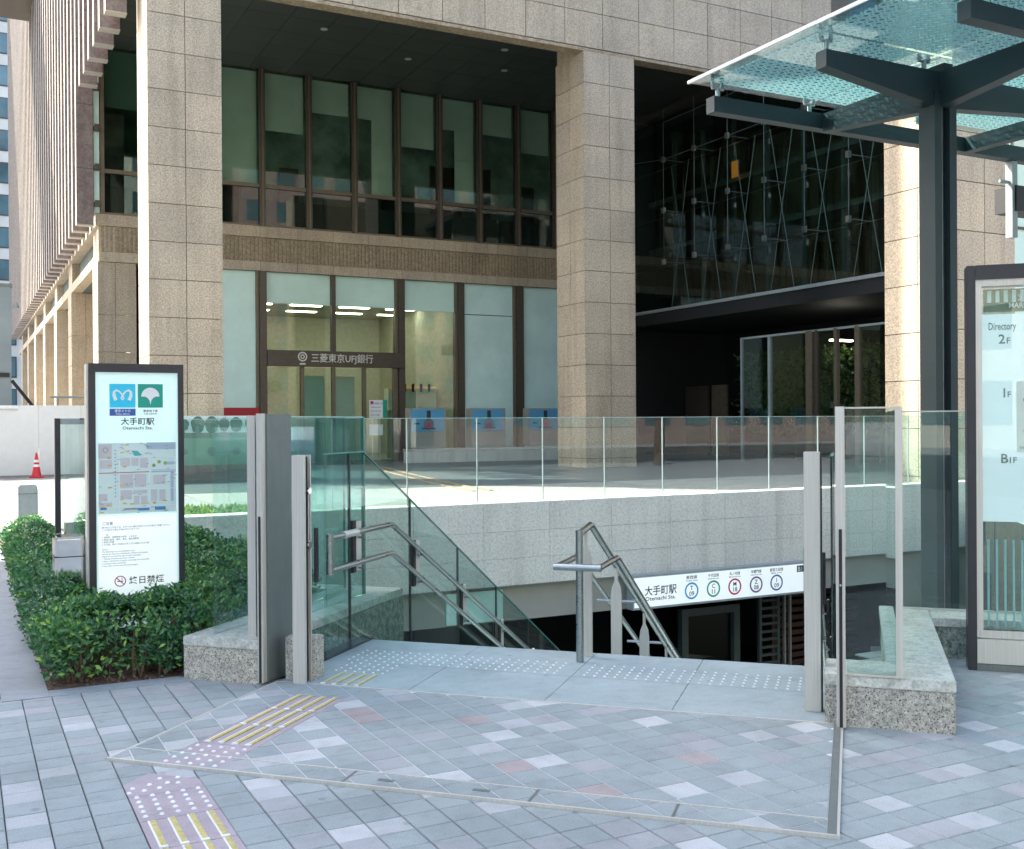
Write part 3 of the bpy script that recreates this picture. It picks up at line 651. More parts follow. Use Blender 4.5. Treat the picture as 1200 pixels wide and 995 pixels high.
sbk = solo(MB().box(-3.165, -2.975, 5.535, 5.66, -0.01, 0.255, bev=0.006), 'granite_block', 'stone_block', WF,
           label='small speckled granite block between the two steel posts left of the stair', cat='stone block')
tg = thing('glass_screen', 'tall teal glass screen on the low wall left of the stair', 'glass screen', (-3.4, 6.4, 0.252), WF)
for w0, w1 in ((5.98, 6.50), (6.512, 7.08)):
    part(MB().box(-3.41, -3.396, w0, w1, 0.252, 1.535), 'pane', 'glass_teal', tg, WF)
    part(MB().box(-3.411, -3.395, w0, w1, 1.535, 1.543), 'glass_edge', 'glass_edge_pale', tg, WF)
part(MB().box(-3.414, -3.392, 7.08, 7.10, 0.252, 1.542), 'glass_edge', 'glass_edge', tg, WF)
part(MB().box(-3.350, -3.335, 5.72, 5.98, 0.252, 1.535), 'pane', 'glass_teal', tg, WF)
part(MB().box(-3.62, -3.60, 5.5, 7.2, 0.252, 1.535), 'pane', 'glass_fence', tg, WF)
lf = thing('glass_fence', 'clear glass balustrade rising behind the hedge, left of the steel gate post', 'glass fence', (-5.5, 7.3, 0.25), WF)
for k in range(3):
    a = -3.66 - (k + 1) * 0.74; b = a + 0.73
    part(MB().box(a, b, 7.30, 7.312, 0.252, 1.50), 'pane', 'glass_fence', lf, WF)
    part(MB().box(b, b + 0.010, 7.298, 7.314, 0.252, 1.50), 'joint_strip', 'steel_dark', lf, WF)
# left gate frame
gp = thing('gate_post', 'tall steel gate post with dark slot and deep sheet box left of the stair', 'gate post', (-3.2, 5.45, 0), WF)
part(MB().box(-3.258, -3.222, 5.39, 5.43, 0.012, 1.555), 'post', 'steel', gp, WF)
part(MB().box(-3.246, -3.234, 5.384, 5.3895, 0.012, 0.965), 'slot', 'slot', gp, WF)
part(MB().box(-3.236, -3.212, 5.4305, 5.71, 0.012, 1.552, bev=0.002), 'side_sheet', 'steel_dark', gp, WF)
part(MB().box(-3.375, -3.322, 5.48, 5.53, 0.252, 1.545), 'post', 'steel', gp, WF)
part(MB().box(-3.322, -3.262, 5.50, 5.512, 0.252, 1.53), 'pane', 'glass_teal', gp, WF)
part(MB().box(-3.39, -3.262, 5.46, 5.60, 0.252, 0.258), 'base_plate', 'steel', gp, WF)
bp_ = thing('barrier_post', 'shorter brushed steel channel post with latches standing left of the landing', 'barrier post', (-3.0, 5.5, 0), WF)
ch = MB(); ch.box(-3.060, -2.985, 5.44, 5.452, 0.010, 1.315); ch.box(-3.060, -3.048, 5.452, 5.53, 0.010, 1.315); ch.box(-2.992, -2.985, 5.452, 5.466, 0.010, 1.315); ch.box(-3.048, -2.985, 5.520, 5.53, 0.010, 1.315)
part(ch, 'channel', 'steel', bp_, WF)
part(MB().box(-3.044, -3.002, 5.456, 5.518, 0.012, 1.305), 'slot', 'slot', bp_, WF)
for z in (1.11, 0.80):
    part(MB().tube([(-2.995, 5.495, z), (-2.972, 5.495, z)], 0.020, seg=14), 'latch_knob', 'chrome', bp_, WF, smooth=True)
part(MB().tube([(-2.985, 5.495, 0.80), (-2.985, 5.495, 1.10)], 0.006), 'latch_rod', 'chrome', bp_, WF, smooth=True)
# right gate
bp2 = thing('barrier_post', 'shorter brushed steel post standing right of the landing', 'barrier post', (-0.2, 5.7, 0), WF)
part(MB().box(-0.245, -0.165, 5.66, 5.73, 0.010, 1.335, bev=0.002), 'post', 'steel', bp2, WF)
part(MB().box(-0.163, -0.156, 5.67, 5.72, 0.010, 1.33), 'slot', 'slot', bp2, WF)
gp2 = thing('gate_post', 'tall steel gate post with dark slot in front of the right granite wall', 'gate post', (-0.05, 5.45, 0), WF)
part(MB().box(-0.085, -0.042, 5.40, 5.44, 0.012, 1.562), 'post', 'steel', gp2, WF)
part(MB().box(-0.071, -0.056, 5.394, 5.3995, 0.012, 0.97), 'slot', 'slot', gp2, WF)
part(MB().tube([(-0.0635, 5.392, 0.70), (-0.0635, 5.3995, 0.70)], 0.006), 'lock', 'chrome', gp2, WF)
rw = thing('low_wall', 'L-shaped low granite wall right of the stair with pale coping', 'wall', (0.2, 6.0, 0), WF)
part(MB().box(-0.14, 0.455, 5.47, 5.80, -0.01, 0.197, bev=0.004), 'granite_block', 'stone_block', rw, WF)
part(MB().box(0.16, 0.455, 5.804, 7.2, -3.4, 0.197), 'granite_block', 'stone_block', rw, WF)
part(MB().box(-0.142, 0.458, 5.467, 5.83, 0.198, 0.252, bev=0.004), 'coping', 'stone_cap', rw, WF)
part(MB().box(0.155, 0.458, 5.832, 7.57, 0.198, 0.252, bev=0.004), 'coping', 'stone_cap', rw, WF)
part(MB().box(0.16, 3.4, 7.2, 7.55, -3.4, 0.195), 'granite_block', 'stone_green', rw, WF)
part(MB().box(0.460, 3.402, 7.195, 7.57, 0.197, 0.252, bev=0.004), 'coping', 'stone_cap', rw, WF)
part(MB().box(-0.14, 0.158, 5.84, 5.90, -0.01, 0.20), 'granite_block', 'stone_cap', rw, WF)
rg = thing('glass_screen', 'narrow tall glass screen framed in steel on the right granite wall', 'glass screen', (0.1, 5.5, 0.25), WF)
part(MB().box(-0.038, 0.190, 5.478, 5.490, 0.262, 1.552), 'pane', 'glass_stair', rg, WF)
part(MB().box(0.190, 0.222, 5.462, 5.50, 0.252, 1.560), 'post', 'steel', rg, WF)
part(MB().box(-0.040, 0.190, 5.470, 5.498, 1.552, 1.560), 'top_trim', 'steel', rg, WF)
part(MB().box(-0.040, 0.235, 5.460, 5.506, 0.252, 0.262), 'bottom_trim', 'steel', rg, WF)
part(MB().box(0.200, 0.214, 5.50, 7.48, 0.256, 1.545), 'pane', 'glass_stair', rg, WF)
rf = thing('glass_fence', 'clear glass balustrade on the low wall behind the directory board', 'glass fence', (1.5, 7.5, 0.25), WF)
for k in range(5):
    a = 0.245 + k * 0.62
    part(MB().box(a, a + 0.612, 7.49, 7.502, 0.262, 1.545), 'pane', 'glass_stair', rf, WF)
    part(MB().box(a + 0.612, a + 0.62, 7.488, 7.504, 0.262, 1.545), 'joint_strip', 'steel_dark', rf, WF)
part(MB().box(0.245, 3.4, 7.484, 7.508, 1.545, 1.553), 'top_trim', 'steel', rf, WF)
part(MB().box(0.245, 3.4, 7.48, 7.512, 0.252, 0.262), 'bottom_trim', 'steel', rf, WF)

# ---- stair guards of glass (left and right)
SL = -0.474; KN = 6.56
def guard(q, label, name='stair_guard', start=6.0):
    g = thing(name, label, 'glass guard', (q, 6.0, 0), WF)
    def top(ww): return 1.30 if ww < KN else 1.30 + SL * (ww - KN)
    def bot(ww): return 0.02 if ww < 6.72 else 0.02 + SL * (ww - 6.72)
    js = [start, 6.35, 7.35, 8.35, 9.35, 10.35, 11.35, 12.3]
    for a, b in zip(js[:-1], js[1:]):
        a2, b2 = a + 0.006, b - 0.006
        ups = [a2] + ([KN] if a2 < KN < b2 else []) + [b2]; los = [a2] + ([6.72] if a2 < 6.72 < b2 else []) + [b2]
        outl = [(u, top(u)) for u in ups] + [(u, bot(u)) for u in reversed(los)]
        part(MB().vprism(outl, 'x', q - 0.006, q + 0.006), 'pane', 'glass_stair', g, WF)
        tp = [(u, top(u) + 0.008) for u in ups] + [(u, top(u)) for u in reversed(ups)]
        part(MB().vprism(tp, 'x', q - 0.007, q + 0.007), 'glass_edge', 'glass_edge', g, WF)
        part(MB().box(q - 0.008, q + 0.008, b - 0.006, b + 0.006, bot(b), top(b)), 'joint_strip', 'sign_frame', g, WF)
    return g
guard(-3.15, 'stepped glass guard along the left side of the stair behind the handrails')
guard(-0.115, 'glass guard down the right side of the stair, seen almost edge-on')
def rails(q, label, side):
    g = thing('handrail', label, 'handrail', (q, 6.0, 0), WF)
    RK = 6.85
    for z in (0.79, 0.59):
        part(MB().tube([(q, 5.92, z), (q, RK - 0.02, z), (q, RK + 0.02, z - 0.01), (q, 12.2, z + SL * (12.2 - RK))], 0.019, seg=12), 'rail', 'steel_rail', g, WF, smooth=True)
    part(MB().tube([(q, 5.92, 0.565), (q, 5.92, 0.815)], 0.024, seg=14), 'end_post', 'steel_rail', g, WF, smooth=True)
    part(MB().tube([(q, 6.10, 0.79), (q, 6.30, 0.79)], 0.0235, seg=12), 'rail_sleeve', 'steel', g, WF, smooth=True)
    part(MB().box(q - side * 0.055, q - side * 0.045, 5.82, 5.86, 0.53, 0.86), 'end_clamp', 'slot', g, WF)
    for ww in (6.35, 7.35, 8.35, 9.35, 10.35, 11.35):
        z = 0.69 if ww < RK else 0.69 + SL * (ww - RK)
        b = MB(); q2 = q - side * 0.045
        b.box(min(q2 - 0.008, q2 + 0.008), max(q2 - 0.008, q2 + 0.008), ww + 0.012, ww + 0.09, z - 0.16, z + 0.16)
        part(b, 'bracket_plate', 'steel', g, WF)
        part(MB().box(q2 - 0.012, q2 + 0.010, ww - 0.03, ww + 0.010, z - 0.17, z + 0.17), 'clamp', 'slot', g, WF)
        for dz in (0.10, -0.10):
            zz = (0.69 + dz) if ww < RK else 0.69 + dz + SL * (ww - RK)
            part(MB().tube([(q2, ww + 0.05, zz - 0.045), (q, ww + 0.05, zz - 0.045), (q, ww + 0.05, zz)], 0.008, seg=8), 'arm', 'steel_rail', g, WF, smooth=True)
rails(-3.07, 'double steel handrail on glass running down the left side of the stair', 1)
rails(-0.235, 'double steel handrail going down the right side of the stair', -1)
# centre handrail
ch_ = thing('handrail', 'free-standing steel handrail with crossbar in the middle of the stair', 'handrail', (-1.62, 6.43, 0), WF)
qc = -1.62
part(MB().tube([(qc, 6.43, 0.010), (qc, 6.43, 0.825)], 0.0235, seg=18), 'front_post', 'steel_rail', ch_, WF, smooth=True)
part(MB().tube([(qc, 6.43, 0.80), (qc, 6.72, 0.83), (qc, 6.76, 0.82), (qc, 12.2, 0.82 + SL * (12.2 - 6.76))], 0.022, seg=12), 'top_rail', 'steel_rail', ch_, WF, smooth=True)
part(MB().tube([(qc - 0.150, 6.38, 0.60), (qc + 0.150, 6.38, 0.60)], 0.022, seg=14), 'crossbar', 'steel_rail', ch_, WF, smooth=True)
for sgn in (-1, 1):
    q = qc + sgn * 0.135
    part(MB().tube([(q, 6.38, 0.60), (q, 6.90, 0.60), (q, 6.94, 0.59), (q, 12.2, 0.59 + SL * (12.2 - 6.94))], 0.019, seg=10), 'side_rail', 'steel_rail', ch_, WF, smooth=True)
def fpost(ww, zb, zt):
    hw = 0.038
    out = [(qc - hw, zb), (qc + hw, zb), (qc + hw, zt - 0.20), (qc + hw * .8, zt - 0.14), (qc + 0.010, zt - 0.09), (qc + 0.010, zt), (qc - 0.010, zt), (qc - 0.010, zt - 0.09), (qc - hw * .8, zt - 0.14), (qc - hw, zt - 0.20)]
    part(MB().vprism(out, 'y', ww - 0.011, ww + 0.011), 'flat_post', 'steel', ch_, WF)
    if ww > 6.8: part(MB().tube([(qc - 0.14, ww, zt - 0.235), (qc + 0.14, ww, zt - 0.235)], 0.010, seg=8), 'cross_arm', 'steel_rail', ch_, WF, smooth=True)
fpost(6.60, 0.010, 0.81)
for ww in (7.5, 8.56, 9.6, 10.7): fpost(ww, SL * (ww - 6.7) - 0.12, 0.80 + SL * (ww - 6.76))

# =================================================================== STATION SIGN (under the far wall)
st = thing('station_sign', 'long white illuminated station sign with five coloured line rings under the grey wall', 'sign', (9.9, 12.2, -1.1))
part(MB().box(8.09, 11.30, 12.14, 12.29, -1.075, -0.610), 'frame', 'canopy_mid', st)
part(MB().box(8.115, 11.275, 12.135, 12.15, -1.045, -0.640), 'face', 'sign_white', st)
O, RX, UZ = (8.115, 12.135, -1.045), (1, 0, 0), (0, 0, 1)
t = text_mb([('大手町駅', 0.165, 0.165, 0.140, 'LEFT', 0, 0.53), ('Otemachi Sta.', 0.175, 0.085, 0.074, 'LEFT', 0, 0.50)], O, RX, UZ, 0.002)
part(t, 'lettering', ['ink'], st)
for cx, lin, eng, L, num, mt in ((0.955, '東西線', 'Tozai Line', 'T', '09', 'ring_blue'), (1.335, '千代田線', 'Chiyoda Line', 'C', '11', 'ring_green'), (1.715, '丸ノ内線', 'Marunouchi Line', 'M', '18', 'ring_red'), (2.105, '半蔵門線', 'Hanzomon Line', 'Z', '08', 'ring_purple'), (2.485, '都営三田線', 'Mita Line', 'I', '09', 'ring_navy')):
    mb = MB(); ring(mb, O, RX, UZ, cx, 0.165, 0.093, 0.118, 0.0022, 0)
    part(mb, 'line_ring', [mt], st)
    t = text_mb([(L, cx, 0.175, 0.085, 'CENTER', 0), (num, cx, 0.095, 0.090, 'CENTER', 0), (lin, cx, 0.335, 0.052, 'CENTER', 0, 0.19 if len(lin) < 5 else 0.25), (eng, cx, 0.300, 0.026, 'CENTER', 0, 0.2)], O, RX, UZ, 0.003)
    part(t, 'lettering', ['ink'], st)
mb = MB(); face_poly(mb, O, RX, UZ, rect(2.875, 3.005, 0.290, 0.385), 0.002, 0); part(mb, 'exit_plate', ['ink'], st)
part(text_mb([('B1', 2.94, 0.303, 0.095, 'CENTER', 0)], O, RX, UZ, 0.004), 'lettering', ['print_white'], st)

# =================================================================== MAP SIGN (left)
ms = thing('map_sign', 'charcoal framed station map sign with cyan and green emblems standing in the hedge', 'sign', (1.01, 7.25, 0))
sx0, sx1, sy, zt = 0.722, 1.302, 7.20, 1.885
part(MB().box(sx0, sx0 + 0.040, sy, sy + 0.13, 0.0, zt), 'frame_side', 'sign_frame', ms); part(MB().box(sx1 - 0.035, sx1, sy, sy + 0.13, 0.0, zt), 'frame_side', 'sign_frame', ms)
part(MB().box(sx0 + 0.04, sx1 - 0.035, sy, sy + 0.13, zt - 0.055, zt), 'frame_top', 'sign_frame', ms)
part(MB().box(sx0 - 0.012, sx0 - 0.001, sy + 0.02, sy + 0.14, 0.0, zt - 0.004), 'steel_edge', 'steel', ms)
part(MB().box(sx0 + 0.04, sx1 - 0.035, sy + 0.02, sy + 0.11, 0.20, zt - 0.055), 'face', 'sign_face', ms)
O = (sx0 + 0.04, sy + 0.02, 0); fwid = sx1 - sx0 - 0.075   # 0.505 wide
e = MB()
face_poly(e, O, RX, UZ, rect(0.085, 0.243, 1.605, 1.757), 0.002, 0); part(e, 'cyan_emblem', ['cyan'], ms)
e = MB()   # white M-shaped ribbon
band(e, O, RX, UZ, [(0.124, 1.652), (0.113, 1.680), (0.113, 1.705), (0.126, 1.716), (0.145, 1.708), (0.165, 1.683), (0.172, 1.664), (0.164, 1.655), (0.156, 1.664), (0.163, 1.683), (0.183, 1.708), (0.202, 1.716), (0.215, 1.705), (0.215, 1.680), (0.204, 1.652)],
     [0.020, 0.019, 0.016, 0.013, 0.010, 0.009, 0.009, 0.010, 0.009, 0.009, 0.010, 0.013, 0.016, 0.019, 0.020], 0.003, 0)
part(e, 'ribbon_mark', ['print_white'], ms)
e = MB(); face_poly(e, O, RX, UZ, rect(0.257, 0.412, 1.605, 1.757), 0.002, 0); part(e, 'green_emblem', ['tgreen'], ms)
lf_ = [(0.3345, 1.624), (0.341, 1.655), (0.358, 1.672), (0.372, 1.676), (0.378, 1.684)]
arc = [(0.3345 + 0.056 * math.cos(a), 1.678 + 0.056 * math.sin(a)) for a in [math.pi * k / 16 for k in range(0, 17)]]
outl = [(0.3345, 1.622), (0.340, 1.650), (0.352, 1.668), (0.368, 1.676), (0.391, 1.676)] + arc[1:-1] + [(0.278, 1.676), (0.301, 1.676), (0.317, 1.668), (0.329, 1.650)]
e = MB(); cen = (0.3345, 1.69)
for k in range(len(outl)): face_poly(e, O, RX, UZ, [cen, outl[k], outl[(k + 1) % len(outl)]], 0.003, 0)
part(e, 'ginkgo_mark', ['print_white'], ms)
e = MB(); face_poly(e, O, RX, UZ, rect(0.085, 0.243, 1.553, 1.598), 0.002, 0); part(e, 'name_plate', ['navy'], ms)
part(text_mb([('東京メトロ', 0.164, 1.577, 0.020, 'CENTER', 0, 0.095), ('Tokyo Metro', 0.164, 1.560, 0.015, 'CENTER', 0, 0.085)], O, RX, UZ, 0.003), 'lettering', ['print_white'], ms)
part(text_mb([('都営地下鉄', 0.3345, 1.577, 0.018, 'CENTER', 0, 0.090), ('TOEI SUBWAY', 0.3345, 1.560, 0.013, 'CENTER', 0, 0.085),
              ('大手町駅', 0.255, 1.498, 0.050, 'CENTER', 0, 0.205), ('Otemachi Sta.', 0.255, 1.465, 0.027, 'CENTER', 0, 0.185)], O, RX, UZ, 0.003), 'lettering', ['ink'], ms)
# map
e = MB(); MO = lambda p, push, mi: face_poly(e, O, RX, UZ, p, push, mi)
mx0, mx1, mz0, mz1 = 0.016, 0.490, 0.930, 1.380
MO(rect(mx0, mx1, mz0, mz1), 0.002, 0)
rm = random.Random(3)
def U(a): return mx0 + (mx1 - mx0) * a
def V(a): return mz1 - (mz1 - mz0) * a
for a0, a1, b0, b1 in ((.62, 1, 0, .1), (.68, 1, .39, .43), (.93, .97, .43, .85), (.86, 1, .28, .32)): MO(rect(U(a0), U(a1), V(b1), V(b0)), 0.0025, 2)
for a0, b0, a1, b1 in ((0.0, .02, .17, .22), (.02, .24, .17, .36), (.28, .22, .40, .33), (.42, .22, .51, .33), (.53, .22, .63, .36), (.27, .45, .44, .64), (.46, .45, .61, .63), (.70, .47, .86, .60), (.28, .68, .42, .80), (.44, .68, .62, .73), (.45, .76, .52, .88), (.54, .76, .62, .88), (.67, .68, .75, .84), (.78, .68, .86, .84), (0, .72, .11, .82), (0, .84, .17, .90)):
    MO(rect(U(a0), U(a1), V(b1), V(b0)), 0.003, 1)
MO([(U(.42), V(.11)), (U(.46), V(.19)), (U(.56), V(.18)), (U(.5), V(.12))], 0.003, 3)
for a, b in ((.71, .33), (.78, .28), (.86, .3)): MO(circ(U(a), V(b), 0.012, 7), 0.0035, 4)
for a, b in ((.30, .14), (.37, .12), (.33, .34), (.13, .20), (.14, .32), (.30, .60), (.14, .63), (.29, .80), (.33, .86), (.42, .87), (.57, .87), (.71, .86), (.85, .84), (.05, .90), (.12, .88), (.04, .98), (.36, .03)):
    MO(rect(U(a) - 0.011, U(a) + 0.013, V(b) - 0.004, V(b) + 0.004), 0.004, 5)
MO(rect(U(.19), U(.215), V(1), V(.1)), 0.0045, 0)
for k in range(14): MO(rect(U(.205), U(.22), V(.10 + k * .05) - 0.006, V(.10 + k * .05)), 0.005, 7)
band(e, O, RX, UZ, [(U(0), V(.425)), (U(.65), V(.42))], 0.0035, 0.005, 6)
MO(rect(U(.32), U(.5), V(.95), V(.935)), 0.005, 8); MO(rect(U(.5), U(.65), V(.97), V(.935)), 0.005, 7); MO(rect(U(.72), U(.86), V(.97), V(.925)), 0.005, 7)
MO(rect(U(.02), U(.10), V(.94), V(.91)), 0.005, 7)
ring(e, O, RX, UZ, U(.09), V(.10), 0.013, 0.016, 0.005, 8, 16)
for k in range(60):
    a, b = rm.random(), rm.random(); MO(rect(U(a) - 0.008, U(a) + 0.008, V(b) - 0.0012, V(b) + 0.0012), 0.0052, 8)
for a in (.27, .655, .99): MO(rect(U(a) - 0.004, U(a), V(1), V(.2)), 0.0048, 9)
for b in (.20, .40, .66, .90): MO(rect(U(.17), U(.99), V(b) - 0.003, V(b)), 0.0049, 9)
part(e, 'area_map', ['map_bg', 'map_block', 'map_road', 'map_water', 'map_park', 'map_yellow', 'red', 'map_blue', 'ink_soft', 'print_white'], ms)
e = MB(); face_poly(e, O, RX, UZ, rect(0.014, 0.492, 0.25, 0.915), 0.0015, 0); part(e, 'notice_panel', ['sign_white'], ms)
lines = [('ご注意', 0.035, 0.860, 0.022, 'LEFT', 0)]
jp = ['駅の出入口付近では、お客さまの通行の妨げとなる行為はご遠慮ください。', 'この付近での禁止行為は次のとおりです。', '', '記', '1 自転車、自動車等の駐車、とめおき', '2 物品の販売、配布、宣伝、署名運動等', '3 物品の放置', '4 その他、駅のご利用のお客さまの迷惑となる行為']
for k, s in enumerate(jp):
    if s: lines.append((s, 0.035 if k != 3 else 0.06, 0.838 - k * 0.0155, 0.0125, 'LEFT', 0))
en = ['Notice', 'The following acts are prohibited in and', 'around the entrance, including the underground passages.', 'Please do not block the way of other passengers.', '1 Parking of bicycles and motor vehicles.', '2 Sale or distribution of goods, canvassing and posting bills.', '3 Leaving articles unattended.', '4 Any other act that may disturb passengers.']
for k, s in enumerate(en): lines.append((s, 0.035, 0.700 - k * 0.0150, 0.0120, 'LEFT', 0))
part(text_mb(lines, O, RX, UZ, 0.003), 'lettering', ['ink_soft'], ms)
e = MB(); ring(e, O, RX, UZ, 0.142, 0.497, 0.029, 0.035, 0.003, 0); band(e, O, RX, UZ, [(0.120, 0.518), (0.164, 0.476)], 0.006, 0.0035, 0)
part(e, 'no_smoking_ring', ['magenta'], ms)
e = MB(); band(e, O, RX, UZ, [(0.124, 0.496), (0.160, 0.496)], 0.006, 0.0025, 0); band(e, O, RX, UZ, [(0.150, 0.503), (0.156, 0.512), (0.148, 0.518)], 0.003, 0.0026, 0); part(e, 'cigarette_mark', ['ink'], ms)
part(text_mb([('終日禁煙', 0.195, 0.478, 0.052, 'LEFT', 0, 0.215)], O, RX, UZ, 0.003), 'lettering', ['ink'], ms)

# ---- second boards behind it
for k, (bx, by, lab) in enumerate(((0.86, 11.4, 'glazed notice board with dark frame farther back behind the map sign'), (1.06, 10.2, 'nearer dark-framed glazed notice board hidden partly by the map sign'))):
    nb = thing('notice_board', lab, 'notice board', (bx, by, 0))
    part(MB().box(bx - 0.03, bx + 0.02, by, by + 0.10, 0, 1.56), 'frame_side', 'sign_frame', nb); part(MB().box(bx + 0.20, bx + 0.29, by, by + 0.10, 0, 1.56), 'frame_side', 'sign_frame', nb)
    part(MB().box(bx + 0.02, bx + 0.20, by + 0.01, by + 0.09, 1.50, 1.558), 'frame_top', 'canopy_mid', nb)
    part(MB().box(bx + 0.02, bx + 0.20, by + 0.04, by + 0.052, 0.3, 1.50), 'pane', 'glass_fence', nb)
# ---- chrome service boxes in the hedge
for k, (x, y, lab) in enumerate(((0.535, 7.42, 'mirror chrome service box in the hedge just left of the map sign'), (0.74, 16.9, 'dull metal service box at the far end of the hedge'))):
    cb = thing('service_box', lab, 'service box', (x + .12, y + .1, 0))
    hh = 0.775 if k == 0 else 0.63; bw = 0.20 if k == 0 else 0.25
    part(MB().box(x, x + bw, y, y + 0.22, 0.05, hh, bev=0.018), 'body', 'chrome' if k == 0 else 'canopy_mid', cb, smooth=True)
    part(MB().box(x - 0.002, x + bw + 0.002, y - 0.002, y + 0.222, hh - 0.13, hh - 0.124), 'lid_seam', 'slot', cb)
    part(MB().box(x + bw + 0.0005, x + bw + 0.010, y + 0.03, y + 0.18, 0.15, hh - 0.06), 'door', 'canopy_mid', cb)

# =================================================================== DIRECTORY BOARD (right)
dr = thing('directory_board', 'tall dark-framed building directory board standing at the right edge', 'sign', (1.4, 6.95, 0), WF)
q0, q1, wf_, zt = 0.645, 2.35, 6.90, 2.41
part(MB().box(q0, q0 + 0.050, wf_, wf_ + 0.14, 0.0, zt, bev=0.004), 'frame_side', 'sign_frame', dr, WF); part(MB().box(q1 - 0.05, q1, wf_, wf_ + 0.14, 0.0, zt, bev=0.004), 'frame_side', 'sign_frame', dr, WF)
part(MB().box(q0 + 0.05, q1 - 0.05, wf_, wf_ + 0.14, zt - 0.085, zt), 'frame_top', 'sign_frame', dr, WF)
part(MB().box(q0 + 0.05, q0 + 0.085, wf_ + 0.01, wf_ + 0.12, 0.20, zt - 0.085), 'steel_strip', 'steel', dr, WF)
part(MB().box(q0 + 0.085, q1 - 0.05, wf_ + 0.01, wf_ + 0.12, zt - 0.125, zt - 0.085), 'steel_strip', 'steel', dr, WF)
part(MB().box(q0 + 0.05, q1 - 0.05, wf_ - 0.002, wf_ + 0.13, 0.045, 0.19), 'plinth', 'steel', dr, WF); part(MB().box(q0 + 0.05, q1 - 0.05, wf_ + 0.004, wf_ + 0.12, 0.0, 0.04), 'plinth_base', 'steel_dark', dr, WF)
part(MB().box(q0 + 0.05, q1 - 0.05, wf_ + 0.004, wf_ + 0.02, 0.198, 0.24), 'steel_strip', 'steel', dr, WF)
part(MB().box(q0 + 0.085, q1 - 0.05, wf_ + 0.05, wf_ + 0.09, 0.885, 2.12), 'face', 'dir_face', dr, WF)
part(MB().box(q0 + 0.075, q1 - 0.05, wf_ + 0.022, wf_ + 0.030, 0.24, zt - 0.125), 'glass_cover', 'glass_fence', dr, WF)
part(MB().box(q0 + 0.10, q1 - 0.05, wf_ + 0.06, wf_ + 0.08, 2.135, 2.27), 'header_panel', 'header_print', dr, WF)
for k in range(24):
    part(MB().box(q0 + 0.112 + k * 0.046, q0 + 0.124 + k * 0.046, wf_ + 0.040, wf_ + 0.046, 0.26, 0.78), 'reflection_stripe', 'teal_reflection', dr, WF)  # teal bars painted in for striped reflections in the lower glass
OD, RD = (WF @ Vector((q0, wf_ + 0.05, 0)))[:], (WF.to_3x3() @ Vector((1, 0, 0)))[:]
part(text_mb([('Directory', 0.123, 2.027, 0.062, 'LEFT', 0, 0.150), ('2', 0.178, 1.945, 0.078, 'LEFT', 0), ('F', 0.221, 1.945, 0.050, 'LEFT', 0), ('1', 0.190, 1.625, 0.078, 'LEFT', 0), ('F', 0.224, 1.625, 0.050, 'LEFT', 0),
              ('B', 0.186, 1.235, 0.078, 'LEFT', 0), ('1F', 0.228, 1.235, 0.050, 'LEFT', 0), ('Bank', 0.31, 1.60, 0.028, 'LEFT', 0), ('ATM', 0.31, 1.42, 0.028, 'LEFT', 0), ('Entrance', 0.29, 1.32, 0.022, 'LEFT', 0), ('Subway', 0.31, 0.965, 0.028, 'LEFT', 0)], OD, RD, UZ, 0.003), 'lettering', ['ink_grey'], dr)
part(text_mb([('丸の内', 0.285, 2.20, 0.050, 'LEFT', 0), ('MARUNOUCHI', 0.235, 2.155, 0.042, 'LEFT', 0, 0.26)], (Vector(OD) + Vector((0, 0, 0)))[:], RD, UZ, 0.003), 'lettering', ['print_white'], dr)
mb = MB()
for k in range(6): mb.box(q0 + 0.12 + k * 0.045, q0 + 0.142 + k * 0.045, wf_ + 0.055, wf_ + 0.0595, 2.19, 2.262)
part(mb, 'header_print', ['frost'], dr, WF)
e = MB(); face_poly(e, OD, RD, UZ, rect(0.275, 0.60, 1.30, 1.72), 0.001, 0); part(e, 'floor_plan', ['print_white'], dr)

# =================================================================== CANOPY
cn = thing('canopy', 'dark steel canopy with ring-patterned glass roof at the upper right', 'canopy', (7.05, 6.1, -3.4))
ZB = 4.28; cx, cy = 7.045, 6.10; bd = 0.17
part(MB().box(cx - 0.125, cx - 0.045, cy - 0.07, cy + 0.09, -3.4, ZB - 0.17), 'column_flange', 'canopy_paint', cn); part(MB().box(cx + 0.045, cx + 0.125, cy - 0.07, cy + 0.09, -3.4, ZB - 0.17), 'column_flange', 'canopy_paint', cn)
part(MB().box(cx - 0.045, cx + 0.045, cy - 0.02, cy + 0.03, -3.4, ZB + 0.02), 'column_web', 'slot', cn); part(MB().box(cx - 0.006, cx + 0.006, cy - 0.032, cy - 0.02, -3.4, ZB - 0.02), 'cover_strip', 'canopy_mid', cn)
def beamx(x0, x1, y, zt, d0, d1, wd=0.11):   # tapered beam along x
    part(MB().vprism([(x0, zt), (x1, zt), (x1, zt - d1), (x0, zt - d0)], 'y', y - wd / 2, y + wd / 2), 'beam', 'canopy_paint', cn)
def beamy(y0, y1, x, zt, d0, d1, wd=0.11):
    part(MB().vprism([(y0, zt), (y1, zt), (y1, zt - d1), (y0, zt - d0)], 'x', x - wd / 2, x + wd / 2), 'beam', 'canopy_paint', cn)
beamx(5.79, cx - 0.06, cy, ZB, 0.13, 0.28); beamx(cx + 0.06, 8.5, cy, ZB, 0.28, 0.17); beamx(8.5, 12, cy, ZB, 0.17, 0.17)
beamy(cy + 0.056, 7.40 - 0.056, cx, ZB - 0.002, 0.28, 0.16); beamy(4.94 + .056, cy - 0.056, cx, ZB - 0.002, 0.16, 0.28); beamy(2.6, 4.94 - .056, cx, ZB - 0.002, 0.15, 0.15)
beamx(5.76, 12, 7.40, ZB, 0.135, 0.15); beamx(5.95, 12, 4.94, ZB, 0.13, 0.15)
